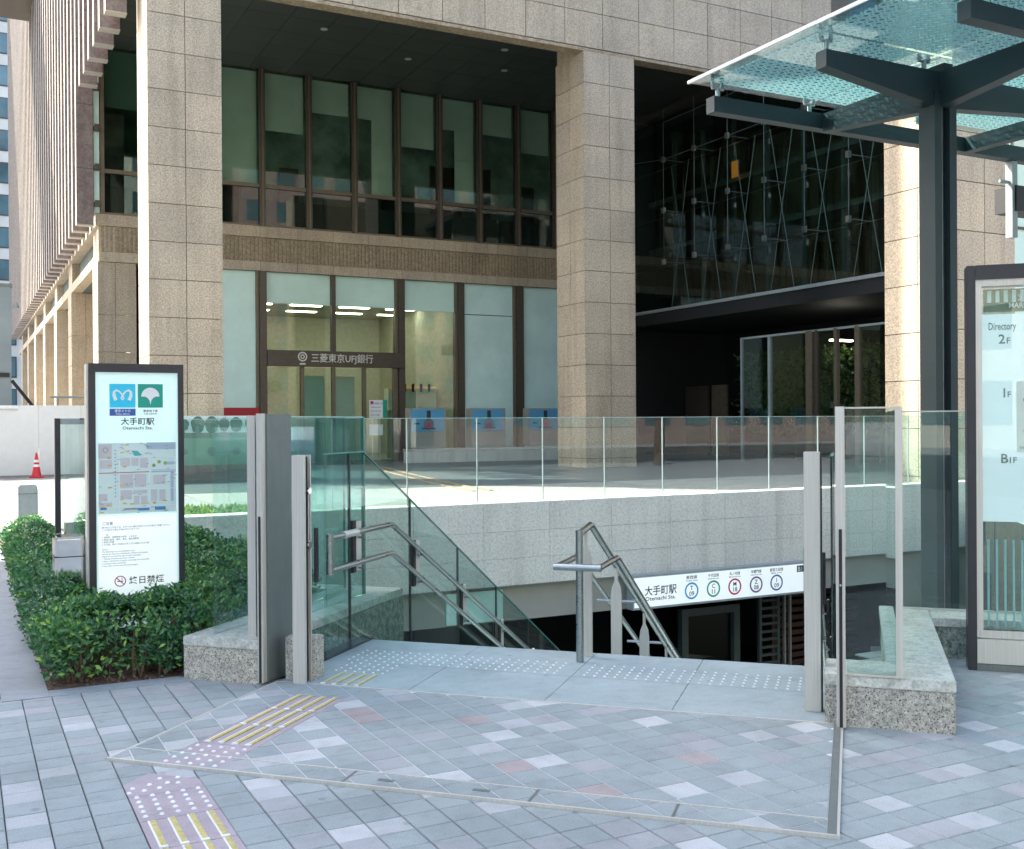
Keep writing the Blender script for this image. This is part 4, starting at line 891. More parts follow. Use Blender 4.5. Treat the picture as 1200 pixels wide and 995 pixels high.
beamy(cy + 0.056, 7.34, 8.9, ZB - 0.004, 0.14, 0.14); beamy(4.94 + .056, cy - 0.056, 8.9, ZB - 0.004, 0.14, 0.14)
part(MB().box(cx - 0.05, cx + 0.05, cy - 0.1, cy + 0.1, ZB + 0.001, ZB + 0.06), 'bracket', 'canopy_paint', cn)
GZ = ZB + 0.14
xsg = [5.63, 7.00, 8.40, 9.80, 11.2]; ysg = [7.54, 6.06, 4.60, 3.14]
for a, b in zip(xsg[:-1], xsg[1:]):
    for d, c in zip(ysg[:-1], ysg[1:]):
        part(MB().box(a + 0.007, b - 0.007, c + 0.007, d - 0.007, GZ, GZ + 0.016), 'roof_glass', 'canopy_glass', cn)
        ea = 0.13 if a == xsg[0] else 0.02; ed = 0.13 if d == ysg[0] else 0.02
        part(MB().box(a + ea, b - 0.02, c + 0.02, d - ed, GZ - 0.006, GZ - 0.002), 'frit_layer', 'frit', cn)
part(MB().box(5.622, 5.636, 3.14, 7.54, GZ - 0.008, GZ + 0.020), 'edge_trim', 'print_white', cn)
def spider(x, y):
    b = MB(); b.tube([(x, y, ZB), (x, y, ZB + 0.09)], 0.020, seg=12)
    for dx in (-0.05, 0.05):
        b.tube([(x, y, ZB + 0.075), (x + dx, y, ZB + 0.085)], 0.011, seg=8); b.tube([(x + dx, y, ZB + 0.075), (x + dx, y, GZ - 0.007)], 0.016, seg=10); b.tube([(x + dx, y, ZB + 0.098), (x + dx, y, ZB + 0.106)], 0.024, seg=10)
    part(b, 'glass_fitting', 'steel_rail', cn, smooth=True)
for x in (5.84, 6.88, 8.3, 9.6): spider(x, 7.40); spider(x, cy)
for x in (6.1, 6.9, 8.3): spider(x, 4.94)
# small box hanging at the right edge
lb = thing('security_lamp', 'small dark lamp box on a bracket under the canopy near the right edge', 'lamp', (9.3, 7.4, 3.3))
part(MB().box(9.56, 9.64, 7.36, 7.44, 3.35, ZB - 0.15), 'bracket', 'canopy_mid', lb); part(MB().box(9.60, 10.1, 7.34, 7.6, 3.62, 3.88), 'body', 'slot', lb)
part(MB().box(9.42, 9.56, 7.39, 7.41, 3.90, 3.93), 'arm', 'canopy_mid', lb)

# =================================================================== OFFICE TOWER
tw = thing('office_tower', 'beige granite office tower with deep undercroft, big square columns and bank front', 'building', (18, 35, 0))
def slab_x(parent, x0, x1, y, z0, z1, g=0.009, mat='stone_beige', name='granite_panel', out=-1, th=0.04):
    W_, H_ = round(x1 - x0, 4), round(z1 - z0, 4)
    inst(('sx', W_, H_, mat), lambda: MB().box(-W_ / 2 + g, W_ / 2 - g, -th, 0.0, g, H_ - g), name, mat, parent, ((x0 + x1) / 2, y, z0))
def slab_y(parent, x, y0, y1, z0, z1, g=0.009, mat='stone_beige', name='granite_panel', th=0.04):
    W_, H_ = round(y1 - y0, 4), round(z1 - z0, 4)
    inst(('sy', W_, H_, mat), lambda: MB().box(-th, 0, -W_ / 2 + g, W_ / 2 - g, g, H_ - g), name, mat, parent, (x, (y0 + y1) / 2, z0))
def column(x0, y0, wx, wy, zt, back=True):
    c = part(MB().box(x0 + 0.04, x0 + wx - 0.04, y0 + 0.04, y0 + wy - 0.04, 0, zt), 'column', 'joint', tw)
    zz = [0, 0.30] + [0.30 + k for k in range(1, int(zt - 0.3) + 1)]
    if zz[-1] < zt - 0.1: zz.append(zt)
    for z0, z1 in zip(zz[:-1], zz[1:]):
        for k in range(2):
            slab_x(c, x0 + k * wx / 2, x0 + (k + 1) * wx / 2, y0 + 0.04, z0, z1)
            slab_y(c, x0 + 0.04, y0 + k * wy / 2, y0 + (k + 1) * wy / 2, z0, z1)
    return c
c1 = column(4.42, 29.21, 1.92, 1.80, 13.30); c2 = column(17.72, 29.21, 1.93, 1.80, 13.30); c3 = column(17.72, 15.0, 1.84, 1.80, 15.0)
part(MB().box(4.46, 6.30, 29.76, 30.97, 13.3, 14.67), 'column_head', 'stone_beige', tw); part(MB().box(17.76, 19.6, 29.76, 30.97, 13.3, 14.67), 'column_head', 'stone_beige', tw)
part(MB().box(6.26, 6.30, 29.24, 30.9, 0, 13.30), 'column_side', 'stone_beige', tw); part(MB().box(19.57, 19.62, 29.24, 30.9, 0, 13.30), 'column_side', 'stone_beige', tw)
# lintel beam with panels
bm_ = part(MB().box(4.0, 29.2, 29.26, 29.72, 13.40, 18.9), 'beam', 'joint', tw)
xx = [3.95 + 0.05 + k * 1.4 for k in range(0, 19)]
xx = [17.05 + k * 1.4 for k in range(-9, 9)]
for a, b in zip(xx[:-1], xx[1:]):
    for z0, z1 in ((13.42, 14.55), (14.55, 15.65), (15.65, 16.75), (16.75, 17.85), (17.85, 18.95)):
        g = 0.012
        slab_x(bm_, a, b, 29.26, z0, z1, g=0.011)
part(MB().box(4.0, 28.2, 29.225, 29.70, 13.30, 13.40), 'beam_lip', 'stone_rib', tw)
# soffit with panel grid and spots
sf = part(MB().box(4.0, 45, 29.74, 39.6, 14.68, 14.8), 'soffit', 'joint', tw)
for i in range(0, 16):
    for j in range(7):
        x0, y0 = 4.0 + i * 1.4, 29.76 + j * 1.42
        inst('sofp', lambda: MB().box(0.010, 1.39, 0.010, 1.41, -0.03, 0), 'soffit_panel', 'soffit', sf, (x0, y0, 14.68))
for x, y in ((10.9, 34.6), (14.9, 32.6), (14.5, 36.1), (17.2, 33.7), (18.6, 31.9), (18.2, 35.7)):
    part(MB().cone(x, y, 14.625, 14.66, 0.13, 0.10), 'spotlight', 'lamp_spot', tw)
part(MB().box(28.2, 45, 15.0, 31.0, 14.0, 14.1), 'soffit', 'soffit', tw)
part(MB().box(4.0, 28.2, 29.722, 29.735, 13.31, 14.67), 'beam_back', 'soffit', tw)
# upper body of the tower
part(MB().box(29.2, 60, 29.9, 60, 13.4, 46), 'upper_wall', 'glass_dark', tw)
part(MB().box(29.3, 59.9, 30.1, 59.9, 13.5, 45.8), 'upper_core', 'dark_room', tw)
for k in range(14): part(MB().box(29.2 + k * 2.1, 29.35 + k * 2.1, 29.75, 29.9, 13.4, 46), 'mullion', 'bronze_light', tw)
part(MB().box(4.25, 29.19, 29.76, 60, 14.9, 46), 'upper_wall', 'stone_beige', tw)
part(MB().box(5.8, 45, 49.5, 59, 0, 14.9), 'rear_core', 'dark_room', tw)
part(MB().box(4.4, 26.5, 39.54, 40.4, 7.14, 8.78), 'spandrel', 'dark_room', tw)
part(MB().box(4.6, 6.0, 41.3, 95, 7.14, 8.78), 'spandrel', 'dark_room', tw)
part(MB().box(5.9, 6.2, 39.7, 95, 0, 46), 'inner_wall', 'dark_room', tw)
# ------ facade plane Y=39.5: ground floor
fy = 39.5
def fx(x0, x1, y0, y1, z0, z1, name, mat, parent=None): return part(MB().box(x0, x1, y0, y1, z0, z1), name, mat, parent or tw)
# string courses between the floors
for z0, z1, d, mat in ((8.37, 8.78, 0.12, 'stone_rib'), (7.13, 7.48, 0.12, 'stone_rib')):
    for a, b in [(4.31 + k * 1.4, 4.31 + (k + 1) * 1.4) for k in range(0, 16)]:
        slab_x(tw, a, b, fy, z0, z1, g=0.006, mat='stone_beige', name='stone_course', th=d)
rib = fx(4.31, 26.7, fy - 0.02, fy + 0.3, 7.46, 8.39, 'ribbed_band', 'stone_rib')
rb = MB()
for k in range(150):
    x = 4.4 + k * 0.148
    rb.box(x, x + 0.085, fy - 0.055, fy - 0.02, 7.49, 8.36)
part(rb, 'ribs', 'stone_rib', rib, kind='stuff')
# upper windows
ux = [4.31, 6.48, 8.25, 10.02, 11.80, 13.60, 15.40, 17.18, 18.96, 20.72, 22.48, 24.2]
rr = random.Random(5)
styles = {3: 'dim', 4: 'dim', 5: 'mid', 6: 'dim', 7: 'mid', 8: 'dim', 9: 'dim', 2: 'full', 1: 'full', 0: 'dim', 10: 'dim'}
for k, (a, b) in enumerate(zip(ux[:-1], ux[1:])):
    wn = part(MB().box(b - 0.11, b + 0.11, fy - 0.10, fy + 0.16, 8.78, 14.62), 'window', 'bronze', tw)
    part(MB().box(b - 0.03, b + 0.03, fy - 0.16, fy - 0.10, 8.78, 14.62), 'mullion_cap', 'bronze_light', wn)
    part(MB().box(a + 0.11, b - 0.11, fy - 0.05, fy + 0.10, 10.22, 10.36), 'transom', 'bronze_light', wn)
    part(MB().box(a + 0.11, b - 0.11, fy - 0.02, fy + 0.10, 8.78, 8.86), 'sill', 'bronze_light', wn)
    part(MB().box(a + 0.11, b - 0.11, fy + 0.02, fy + 0.05, 10.36, 14.62), 'pane', 'glass_win', wn)
    part(MB().box(a + 0.11, b - 0.11, fy + 0.02, fy + 0.05, 8.86, 10.22), 'pane', 'glass_dark', wn)
    s = styles[k]
    if s == 'full': part(MB().box(a + 0.12, b - 0.12, fy + 0.30, fy + 0.33, 10.36, 14.6), 'blind', 'blind', wn)
    else:
        part(MB().box(a + 0.12, b - 0.12, fy + 0.30, fy + 0.33, 13.35 - 1.2 * rr.random() * (k % 3 == 0), 14.6), 'blind', 'blind', wn)
        if s == 'mid': part(MB().box(b - 0.12 - 0.85, b - 0.12, fy + 0.31, fy + 0.34, 10.36, 13.35), 'blind', 'blind', wn)
fx(4.4, 26, fy + 1.6, fy + 1.7, 8.8, 14.6, 'room_back', 'blind_dim')
fx(4.4, 26, fy + 0.5, fy + 0.55, 8.8, 9.9, 'back_panel', 'dark_room')
for k in range(9): fx(6.8 + k * 2.1, 7.3 + k * 2.1 + rr.random(), fy + 1.2, fy + 1.3, 8.8, 9.6 + rr.random() * 3.2, 'cabinet', 'bronze')
# ground floor bank front
def gwin(a, b, z0, z1, mat, name='pane', yy=0.03): return fx(a, b, fy + yy, fy + yy + 0.03, z0, z1, name, mat)
# mullions (position, width, depth outwards)
for x, wd, z0 in ((8.0, 0.2, 0), (10.00, 0.26, 0), (15.47, 0.26, 0), (18.05, 0.26, 0), (20.74, 0.30, 0), (23.2, 0.2, 0), (6.5, 0.2, 0)):
    fx(x - wd / 2, x + wd / 2, fy - 0.16, fy + 0.2, z0, 7.13, 'mullion', 'bronze'); fx(x - wd / 2 - 0.10, x - wd / 2, fy - 0.02, fy + 0.22, z0, 7.13, 'mullion_side', 'bronze_light')
for x in (12.71,): fx(x - 0.08, x + 0.08, fy - 0.12, fy + 0.1, 4.2, 7.13, 'mullion', 'bronze')
fx(8.1, 9.85, fy + 0.10, fy + 0.14, 0.0, 7.13, 'frosted_panel', 'frost'); fx(18.2, 20.5, fy + 0.10, fy + 0.14, 0.0, 7.13, 'frosted_panel', 'frost'); fx(20.92, 23.1, fy + 0.10, fy + 0.14, 0.0, 7.13, 'frosted_panel', 'frost')
fx(18.2, 20.5, fy + 0.09, fy + 0.10, 5.86, 5.89, 'panel_joint', 'bronze_light')
fx(6.6, 7.9, fy + 0.10, fy + 0.14, 0.0, 7.13, 'frosted_panel', 'frost')
for a, b in ((10.13, 12.63), (12.79, 15.34)): fx(a, b, fy + 0.10, fy + 0.14, 5.98, 7.13, 'frosted_transom', 'frost_hi')
fx(15.6, 17.82, fy + 0.10, fy + 0.14, 5.93, 7.13, 'frosted_transom', 'frost_hi')
gwin(10.13, 12.63, 4.21, 5.98, 'glass_win'); gwin(12.79, 15.34, 4.21, 5.98, 'glass_win'); gwin(15.6, 17.82, 0.1, 5.93, 'glass_win')
fx(8.1, 9.9, fy - 0.04, fy + 0.02, 1.72, 2.07, 'red_band', 'bank_red')
# sign band over the doors
sbnd = fx(10.13, 15.46, fy - 0.28, fy + 0.1, 3.62, 4.21, 'sign_band', 'bronze')
OB = (10.13, fy - 0.28, 3.62)
part(text_mb([('三菱東京UFJ銀行', 1.62, 0.19, 0.36, 'LEFT', 0, 2.45)], OB, RX, UZ, 0.012), 'lettering', ['steel'], sbnd)
e = MB(); ring(e, OB, RX, UZ, 1.30, 0.36, 0.13, 0.18, 0.012, 0); ring(e, OB, RX, UZ, 1.30, 0.36, 0.045, 0.085, 0.012, 0); face_poly(e, OB, RX, UZ, rect(1.19, 1.41, 0.06, 0.12), 0.012, 0)
part(e, 'round_logo', ['steel'], sbnd)
for a, b in ((10.13, 11.40), (11.56, 12.62), (12.78, 13.85), (14.0, 15.1)):
    dr_ = fx(a, b, fy - 0.06, fy - 0.03, 0.05, 3.60, 'door_leaf', 'glass_win'); part(MB().box(b, b + 0.14, fy - 0.12, fy + 0.02, 0, 3.61), 'door_frame', 'bronze_light', dr_)
fx(11.6, 12.55, fy + 0.6, fy + 0.65, 0, 3.3, 'inner_panel', 'frost'); fx(12.9, 13.8, fy + 0.7, fy + 0.75, 0, 3.3, 'inner_panel', 'blind')
# bank room
room = MB()
fx(8, 24, fy + 9, fy + 9.1, 0, 7.1, 'room_wall', 'room_wall'); fx(8, 8.1, fy + 0.2, fy + 9, 0, 7.1, 'room_wall', 'room_wall'); fx(17.9, 18.0, fy + 0.3, fy + 9, 0, 7.1, 'room_wall', 'room_wall')
fx(8, 24, fy + 0.2, fy + 9, 6.4, 6.5, 'room_ceiling', 'room_ceiling'); fx(8, 24, fy + 0.2, fy + 9, 0.0, 0.03, 'room_floor', 'beige_paint')
for i in range(4):
    for j in range(3): fx(9.6 + i * 2.1 + j * 0.5, 10.9 + i * 2.1 + j * 0.5, fy + 1.5 + j * 2.4, fy + 1.75 + j * 2.4, 6.36, 6.395, 'ceiling_lamp', 'lamp_white')
fx(15.7, 17.85, fy + 2.0, fy + 2.5, 2.0, 2.9, 'counter_canopy', 'blind'); fx(15.75, 17.8, fy + 1.95, fy + 1.99, 2.92, 2.97, 'strip_lamp', 'lamp_amber')
fx(15.65, 17.85, fy + 2.05, fy + 2.1, 0, 2.0, 'counter_wall', 'room_wall')
for k in range(5): part(MB().tube([(15.95 + k * 0.36, fy + 1.7, 2.75), (15.95 + k * 0.36, fy + 1.7, 3.08)], 0.06, seg=8), 'figurine', 'slot', tw)
# notices by the door
nt_ = thing('notice_stand', 'white notices on a stand beside the bank door', 'notice', (14.3, 39.0, 0))
part(MB().box(13.98, 14.52, 39.0, 39.04, 1.68, 2.36), 'notice', 'print_white', nt_); part(MB().box(14.54, 14.70, 39.0, 39.04, 1.68, 2.36), 'notice', 'notice_green', nt_); part(MB().box(13.98, 14.52, 39.0, 39.04, 1.0, 1.42), 'notice', 'print_white', nt_)
part(MB().box(14.02, 14.14, 38.99, 39.0, 2.2, 2.32), 'logo', 'magenta', nt_)
tx = [('お知らせ', 0.18, 0.52, 0.09, 'LEFT', 0), ('ATM 8:45-18:00', 0.06, 0.38, 0.06, 'LEFT', 0), ('休日 9:00-17:00', 0.06, 0.24, 0.06, 'LEFT', 0), ('窓口のご案内', 0.06, 0.08, 0.06, 'LEFT', 0)]
part(text_mb(tx, (13.98, 38.995, 1.68), RX, UZ, 0.004), 'lettering', ['ink_soft'], nt_)
for px in (14.1, 14.4): part(MB().tube([(px, 39.02, 0), (px, 39.02, 1.7)], 0.02), 'leg', 'steel', nt_)
# poster boards
for k, (px, lab) in enumerate(((14.90, 'blue poster board nearest the bank doors, on a pale cabinet'), (17.41, 'middle blue poster board of three before the bank windows'), (19.89, 'right blue poster board, partly behind the big column'))):
    pb = thing('poster_board', lab, 'poster board', (px + 0.65, 37.05, 0), group=None)
    part(MB().box(px - 0.05, px + 1.40, 37.0, 37.5, 0.55, 2.02), 'cabinet', 'beige_paint', pb)
    part(MB().box(px, px + 1.30, 36.97, 36.999, 1.15, 1.97), 'poster', 'poster_blue', pb)
    e = MB(); face_poly(e, (px, 36.97, 1.15), RX, UZ, circ(0.68, 0.26, 0.22, 14), 0.002, 0); face_poly(e, (px, 36.97, 1.15), RX, UZ, rect(0.60, 0.76, 0.45, 0.78), 0.0025, 1)
    face_poly(e, (px, 36.97, 1.15), RX, UZ, circ(0.68, 0.22, 0.11, 10), 0.003, 2); face_poly(e, (px, 36.97, 1.15), RX, UZ, rect(0.1, 0.32, 0.26, 0.32), 0.0025, 1)
    face_poly(e, (px, 36.97, 1.15), RX, UZ, rect(0.40, 0.96, 0.08, 0.14), 0.0028, 1)
    part(e, 'toy_figure_print', ['ink_soft', 'ink', 'magenta'], pb)
pl = thing('planter_bench', 'long low granite planter in front of the bank windows', 'planter', (18, 36.7, 0))
for k in range(8): part(MB().box(14.5 + k * 1.2, 15.69 + k * 1.2, 36.4, 36.8, 0, 0.42), 'granite_block', 'stone_grey', pl); part(MB().box(14.48 + k * 1.2, 15.68 + k * 1.2, 36.38, 36.82, 0.423, 0.52), 'coping', 'stone_block', pl)
# entrance tactile bars (yellow) on the dark floor
tp = thing('tactile_path', 'orange guide bars curving over the dark floor towards the bank doors', 'tactile paving', (11, 26, 0))
def gb(pts):
    e = MB(); P = [Vector(p) for p in pts]
    for a, b in zip(P[:-1], P[1:]):
        d = (b - a).normalized(); nn = Vector((-d.y, d.x)) * 0.045
        e.prism([tuple(a + nn), tuple(a - nn), tuple(b - nn), tuple(b + nn)], -0.008, 0.004)
    part(e, 'guide_bar', 'dull_orange', tp)
for o in (0, 0.42):
    gb([(10.6 + o, 25.4), (11.0 + o, 27.8)]); gb([(11.05 + o, 28.0), (11.5 + o, 30.4)]); gb([(11.55 + o, 30.6), (12.0 + o, 32.8), (12.2 + o, 34.8), (12.2 + o, 36.8)])
    gb([(9.9 + o, 21.0), (10.15 + o, 23.0)]); gb([(10.2 + o, 23.2), (10.5 + o, 25.2)])
# ------ left wing: side colonnade under fins
def wingcol(y0, first=False):
    x0 = 4.30
    part(MB().box(x0 + 0.04, x0 + 0.9, y0 + 0.04, y0 + 1.9, 0, 7.13), 'wing_column', 'stone_beige', tw)
    c = part(MB().box(x0 + 0.02, x0 + 0.04, y0 + 0.3, y0 + 1.6, 0, 7.1), 'column_core', 'joint', tw)
    for z0, z1 in ((0, 0.9), (0.9, 2.7), (2.7, 4.0), (4.0, 5.3), (5.3, 7.13)):
        slab_x(c, x0, x0 + 0.55, y0 + 0.04, z0, z1, g=0.008); slab_x(c, x0 + 0.55, x0 + 1.25, y0 + 0.04, z0, z1, g=0.008)
        slab_y(c, x0 + 0.02, y0, y0 + 1.6, z0, z1, g=0.01)
wy = [39.46, 49.3, 57.2, 65.2, 73.4, 81.4, 89.4]
for y0 in wy: wingcol(y0)
fx(4.30, 4.7, 39.5, 95, 7.13, 7.48, 'string_course', 'stone_beige'); fx(4.22, 4.7, 39.4, 95, 8.37, 8.78, 'string_course', 'stone_beige')
fx(4.9, 5.2, 41.5, 95, 7.48, 8.37, 'ribbed_band', 'stone_rib')
for y0 in wy: fx(4.32, 4.9, y0, y0 + 1.6, 7.48, 8.37, 'pier_block', 'stone_beige')
fx(5.6, 5.8, 41.4, 95, 0, 7.13, 'recess_wall', 'stone_beige')
fx(4.4, 8.0, fy + 0.02, fy + 0.1, 8.8, 14.6, 'corner_glass', 'glass_dark')
fx(4.38, 4.52, fy - 0.08, fy + 0.1, 8.8, 14.6, 'corner_mullion', 'bronze_light')
for z in (9.0, 10.25, 11.6, 13.0): fx(4.16, 4.36, 38.9, 39.4, z, z + 0.14, 'fin_bracket', 'bronze')
fx(4.17, 4.35, 39.4, 39.48, 8.8, 14.6, 'slim_pane', 'frost')
# fins
for k in range(46):
    y = 30.85 + k * 1.40
    z0 = 12.75 if y < 38.2 else 8.35
    f = part(MB().box(3.60, 4.14, y, y + 0.34, z0, 46.0), 'fin', 'fin', tw)
    part(MB().box(3.592, 3.60, y + 0.02, y + 0.34, z0, 46.0), 'fin_edge', 'fin_edge', f)
    part(MB().box(3.59, 4.15, y - 0.008, y + 0.348, z0 - 0.03, z0), 'fin_shoe', 'fin_edge', f)
    if k < 16:
        off = 0 if k % 2 else 0.7
        j = MB()
        for q in range(12): j.box(3.595, 4.145, y - 0.003, y + 0.01, z0 + 1.9 + off * 0 + q * 2.2, z0 + 1.93 + off * 0 + q * 2.2)
        part(j, 'panel_joints', 'joint', f, kind='stuff')
part(MB().box(4.16, 4.26, 31.0, 95, 14.7, 46), 'fin_backing', 'glass_dark', tw)
part(MB().box(4.16, 4.30, 39.5, 95, 8.8, 14.7), 'fin_backing', 'far_glass', tw)
part(MB().box(3.3, 4.3, 30.6, 31.0, 46, 46.4), 'parapet', 'stone_beige', tw)
# ------ lobby wall X=26
PT = []
lx = 26.0
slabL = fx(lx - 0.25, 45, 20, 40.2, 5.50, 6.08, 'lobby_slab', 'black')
fx(lx - 0.32, lx - 0.25, 20, 39.4, 5.98, 6.10, 'slab_trim', 'canopy_mid')
for k in range(9):
    for z0, z1 in ((6.1, 7.84), (7.85, 9.88), (9.89, 11.91), (11.92, 14.0)):
        fx(lx, lx + 0.03, 21.2 + k * 2.0, 23.19 + k * 2.0, z0 + .012, z1, 'curtain_glass', 'glass_dark')
for k in range(9): fx(lx + 1.6, lx + 1.75, 22 + k * 2.0, 22.12 + k * 2.0, 6.1, 13.6, 'inner_mullion', 'canopy_mid')
for z in (8.9, 11.0): fx(lx + 1.5, lx + 3.4, 20, 39.8, z, z + 0.22, 'inner_balcony', 'beige_paint')
for k in range(4): fx(lx + 3.6, lx + 4.2, 24 + k * 4, 24.8 + k * 4, 6.1, 13.6, 'inner_column', 'stone_rib')
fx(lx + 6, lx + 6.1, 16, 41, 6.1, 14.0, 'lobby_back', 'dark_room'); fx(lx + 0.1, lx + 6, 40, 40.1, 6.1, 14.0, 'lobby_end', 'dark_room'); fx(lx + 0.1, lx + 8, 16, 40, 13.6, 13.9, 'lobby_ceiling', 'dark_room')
fx(23.4, lx, fy + 0.1, fy + 0.2, 8.8, 14.6, 'corner_wall', 'dark_room')
fx(lx + 3.0, lx + 3.5, 33.5, 34.6, 10.2, 11.7, 'amber_panel', 'lamp_amber') if False else None
part(MB().box(lx + 1.3, lx + 1.32, 33.35, 33.75, 11.1, 11.75), 'wall_lamp', 'lamp_amber', tw)
fx(lx + 4.3, lx + 5.6, 30, 39, 6.1, 13.4, 'stone_core', 'stone_rib')
# truss of rods and cables in front of the curtain glass
def rod(p, q, r=0.018, mat='steel', name='cable'): part(MB().tube([p, q], r, seg=6), name, mat, tw)
ny = [35.2, 33.2, 31.2, 29.2, 27.2, 25.2]
for y in ny:
    rod((25.05, y, 7.84), (25.05, y, 13.9), 0.013, 'rod_dim', 'rod')
    for z in (7.84, 9.89, 11.92):
        rod((25.05, y, z), (lx, y, z), 0.016, 'rod_dim', 'strut'); part(MB().box(24.98, 25.10, y - 0.07, y + 0.07, z - 0.10, z + 0.10), 'node', 'steel_rail', tw)
    for a, b in ((y + 0.6, y - 0.6), (y - 0.6, y + 0.6)): rod((25.85, a, 6.12), (25.85, b, 11.9), 0.013, 'cable', 'cable')
for z in (11.92, 13.4): rod((25.05, 25.2, z), (25.05, 35.2, z), 0.013, 'rod_dim', 'rod')
rod((25.05, 35.2, 11.92), (25.9, 38.9, 12.6), 0.014, 'rod_dim', 'rod')
# below the slab: dark entrance, vestibule glass
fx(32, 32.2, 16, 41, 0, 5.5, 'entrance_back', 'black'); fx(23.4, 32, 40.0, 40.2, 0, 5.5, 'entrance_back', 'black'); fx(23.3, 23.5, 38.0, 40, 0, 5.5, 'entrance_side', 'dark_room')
fx(28.8, 28.9, 37.3, 38.9, 0, 3.0, 'warm_door', 'bronze'); fx(28.7, 28.8, 35.9, 36.9, 0, 3.0, 'warm_door', 'bronze_light')
vx = lx
for y0, y1, mt in ((31.6, 30.1, 'glass_win'), (30.02, 28.2, 'glass_win'), (27.6, 26.9, 'glass_win'), (25.7, 23.0, 'glass_win')):
    fx(vx, vx + 0.03, y1, y0, 0.1, 4.5, 'vestibule_glass', 'glass_win')
for y, wd, mt in ((31.6, 0.05, 'canopy_mid'), (30.05, 0.10, 'canopy_mid'), (28.0, 0.32, 'bronze_light'), (27.65, 0.12, 'bronze'), (26.75, 0.14, 'bronze_light'), (25.78, 0.20, 'bronze_light')):
    fx(vx - 0.06, vx + 0.08, y - wd / 2, y + wd / 2, 0, 4.55, 'door_frame', mt)
fx(vx - 0.05, vx + 0.05, 23, 31.6, 4.5, 4.57, 'door_head', 'canopy_mid')
fx(27.6, 28.6, 28.6, 28.75, 4.3, 4.36, 'tree_fill_light', 'lamp_white')  # glowing strip added to light the indoor trees
for k, (px_, py_) in enumerate(((28.2, 31.2), (28.6, 29.6), (28.4, 27.2), (28.6, 25.2), (28.3, 33.0))):
    rp = random.Random(k + 80)
    ipt = thing('indoor_tree', 'slim green indoor tree glimpsed through the dark entrance glass', 'plant', (px_, py_, 0), group='indoor trees behind the entrance glass')
    tr = MB(); tr.tube([(px_, py_, 0), (px_ + .1, py_, 1.6), (px_, py_ + .1, 3.4)], 0.05, seg=6, r2=0.02); part(tr, 'trunk', 'bark', ipt)
    PT.append((ipt, px_, py_, rp))
# beyond the nearest column
fx(19.56, 24.0, 16.75, 16.85, 0, 9.0, 'side_screen', 'frost'); fx(19.56, 24.0, 16.70, 16.74, 5.9, 5.96, 'screen_rail', 'bronze')
part(MB().box(19.6, 28, 15.05, 16.6, 9.0, 15), 'side_beam', 'stone_beige', tw)

# =================================================================== LEFT BACKGROUND
hd = thing('hoarding', 'white construction hoarding of flat panels at the far left', 'hoarding', (1, 34.2, 0))
for k in range(9):
    a = -6.0 + k * 1.15
    part(MB().box(a + 0.005, min(a + 1.145, 3.9), 34.1, 34.14, 0.03, 2.06), 'panel', 'white', hd)
part(MB().tube([(-6, 34.05, 2.02), (1.5, 34.05, 1.98)], 0.05), 'top_pipe', 'white', hd, smooth=True)
part(MB().tube([(2.4, 34.6, 2.32), (4.1, 34.6, 2.32)], 0.035), 'rail', 'canopy_mid', hd, smooth=True); part(MB().tube([(2.6, 34.6, 1.9), (2.6, 34.6, 2.32)], 0.035), 'rail_post', 'canopy_mid', hd)
cone = thing('traffic_cone', 'red and white striped traffic cone in front of the white hoarding', 'cone', (1.93, 33.2, 0))
part(MB().box(1.73, 2.13, 33.0, 33.4, -0.01, 0.035, bev=0.01), 'base', 'cone_red', cone)
zz = [0.035, 0.30, 0.37, 0.43, 0.50, 0.56, 0.70]; mm = ['cone_red', 'print_white', 'cone_red', 'print_white', 'cone_red', 'cone_red']
mm = ['cone_red', 'print_white', 'cone_red', 'print_white', 'cone_red', 'cone_red']
rad = lambda z: 0.135 - 0.16 * z
for z0, z1, mt in zip(zz[:-1], zz[1:], mm): part(MB().cone(1.93, 33.2, z0, z1, rad(z0), rad(z1)), 'cone_band', mt, cone, smooth=True)
gs = thing('site_shed', 'grey blue sheet metal site shed behind the hoarding', 'shed', (0.4, 36.5, 0))
part(MB().box(-3, 1.42, 36.0, 38.5, 0, 5.72), 'wall', 'grey_sheet', gs); part(MB().box(-3, 1.36, 35.95, 36.0, 2.95, 3.08), 'rail', 'slot', gs); part(MB().box(-3, 1.46, 35.96, 38.5, 5.72, 5.8), 'roof_edge', 'steel_dark', gs)
part(MB().tube([(1.42, 35.95, 2.85), (2.05, 35.95, 2.0)], 0.05), 'stay', 'slot', gs); part(MB().cone(1.55, 35.9, 5.05, 5.25, 0.10, 0.03), 'lamp', 'canopy_mid', gs)
bb = thing('brick_building', 'red brown building in the gap at the end of the colonnade', 'building', (4, 130, 0))
part(MB().box(3.2, 9.5, 128, 140, 0, 11), 'wall', 'brick_red', bb); part(MB().box(3.0, 9.6, 127.6, 140, 11, 12.8), 'roof_band', 'sign_frame', bb)
for k in range(4): part(MB().box(3.9, 5.4, 127.9, 128, 1.5 + k * 2.4, 2.8 + k * 2.4), 'window', 'far_glass', bb)
wb = thing('office_building', 'pale distant office block with square windows at the left edge', 'building', (-10, 125, 0))
part(MB().box(-40, 7.2, 120, 150, 0, 75), 'wall', 'pale_wall', wb)
for k in range(22):
    for x0 in (-2.4, 1.4, 5.2) :
        z = 3.0 + k * 3.28
        wn = inst('bw', lambda: MB().box(-0.0, 1.95 if False else 2.6, -0.05, 0.0, 0, 2.15), 'window', 'bronze', wb, (x0 - 2.6 + (0 if x0 < 5 else 0), 119.98, z))
        inst('bp', lambda: MB().box(0.12, 2.48, -0.02, 0.0, 0.12, 2.03), 'pane', 'far_glass', wn, (x0 - 2.6, 119.92, z))
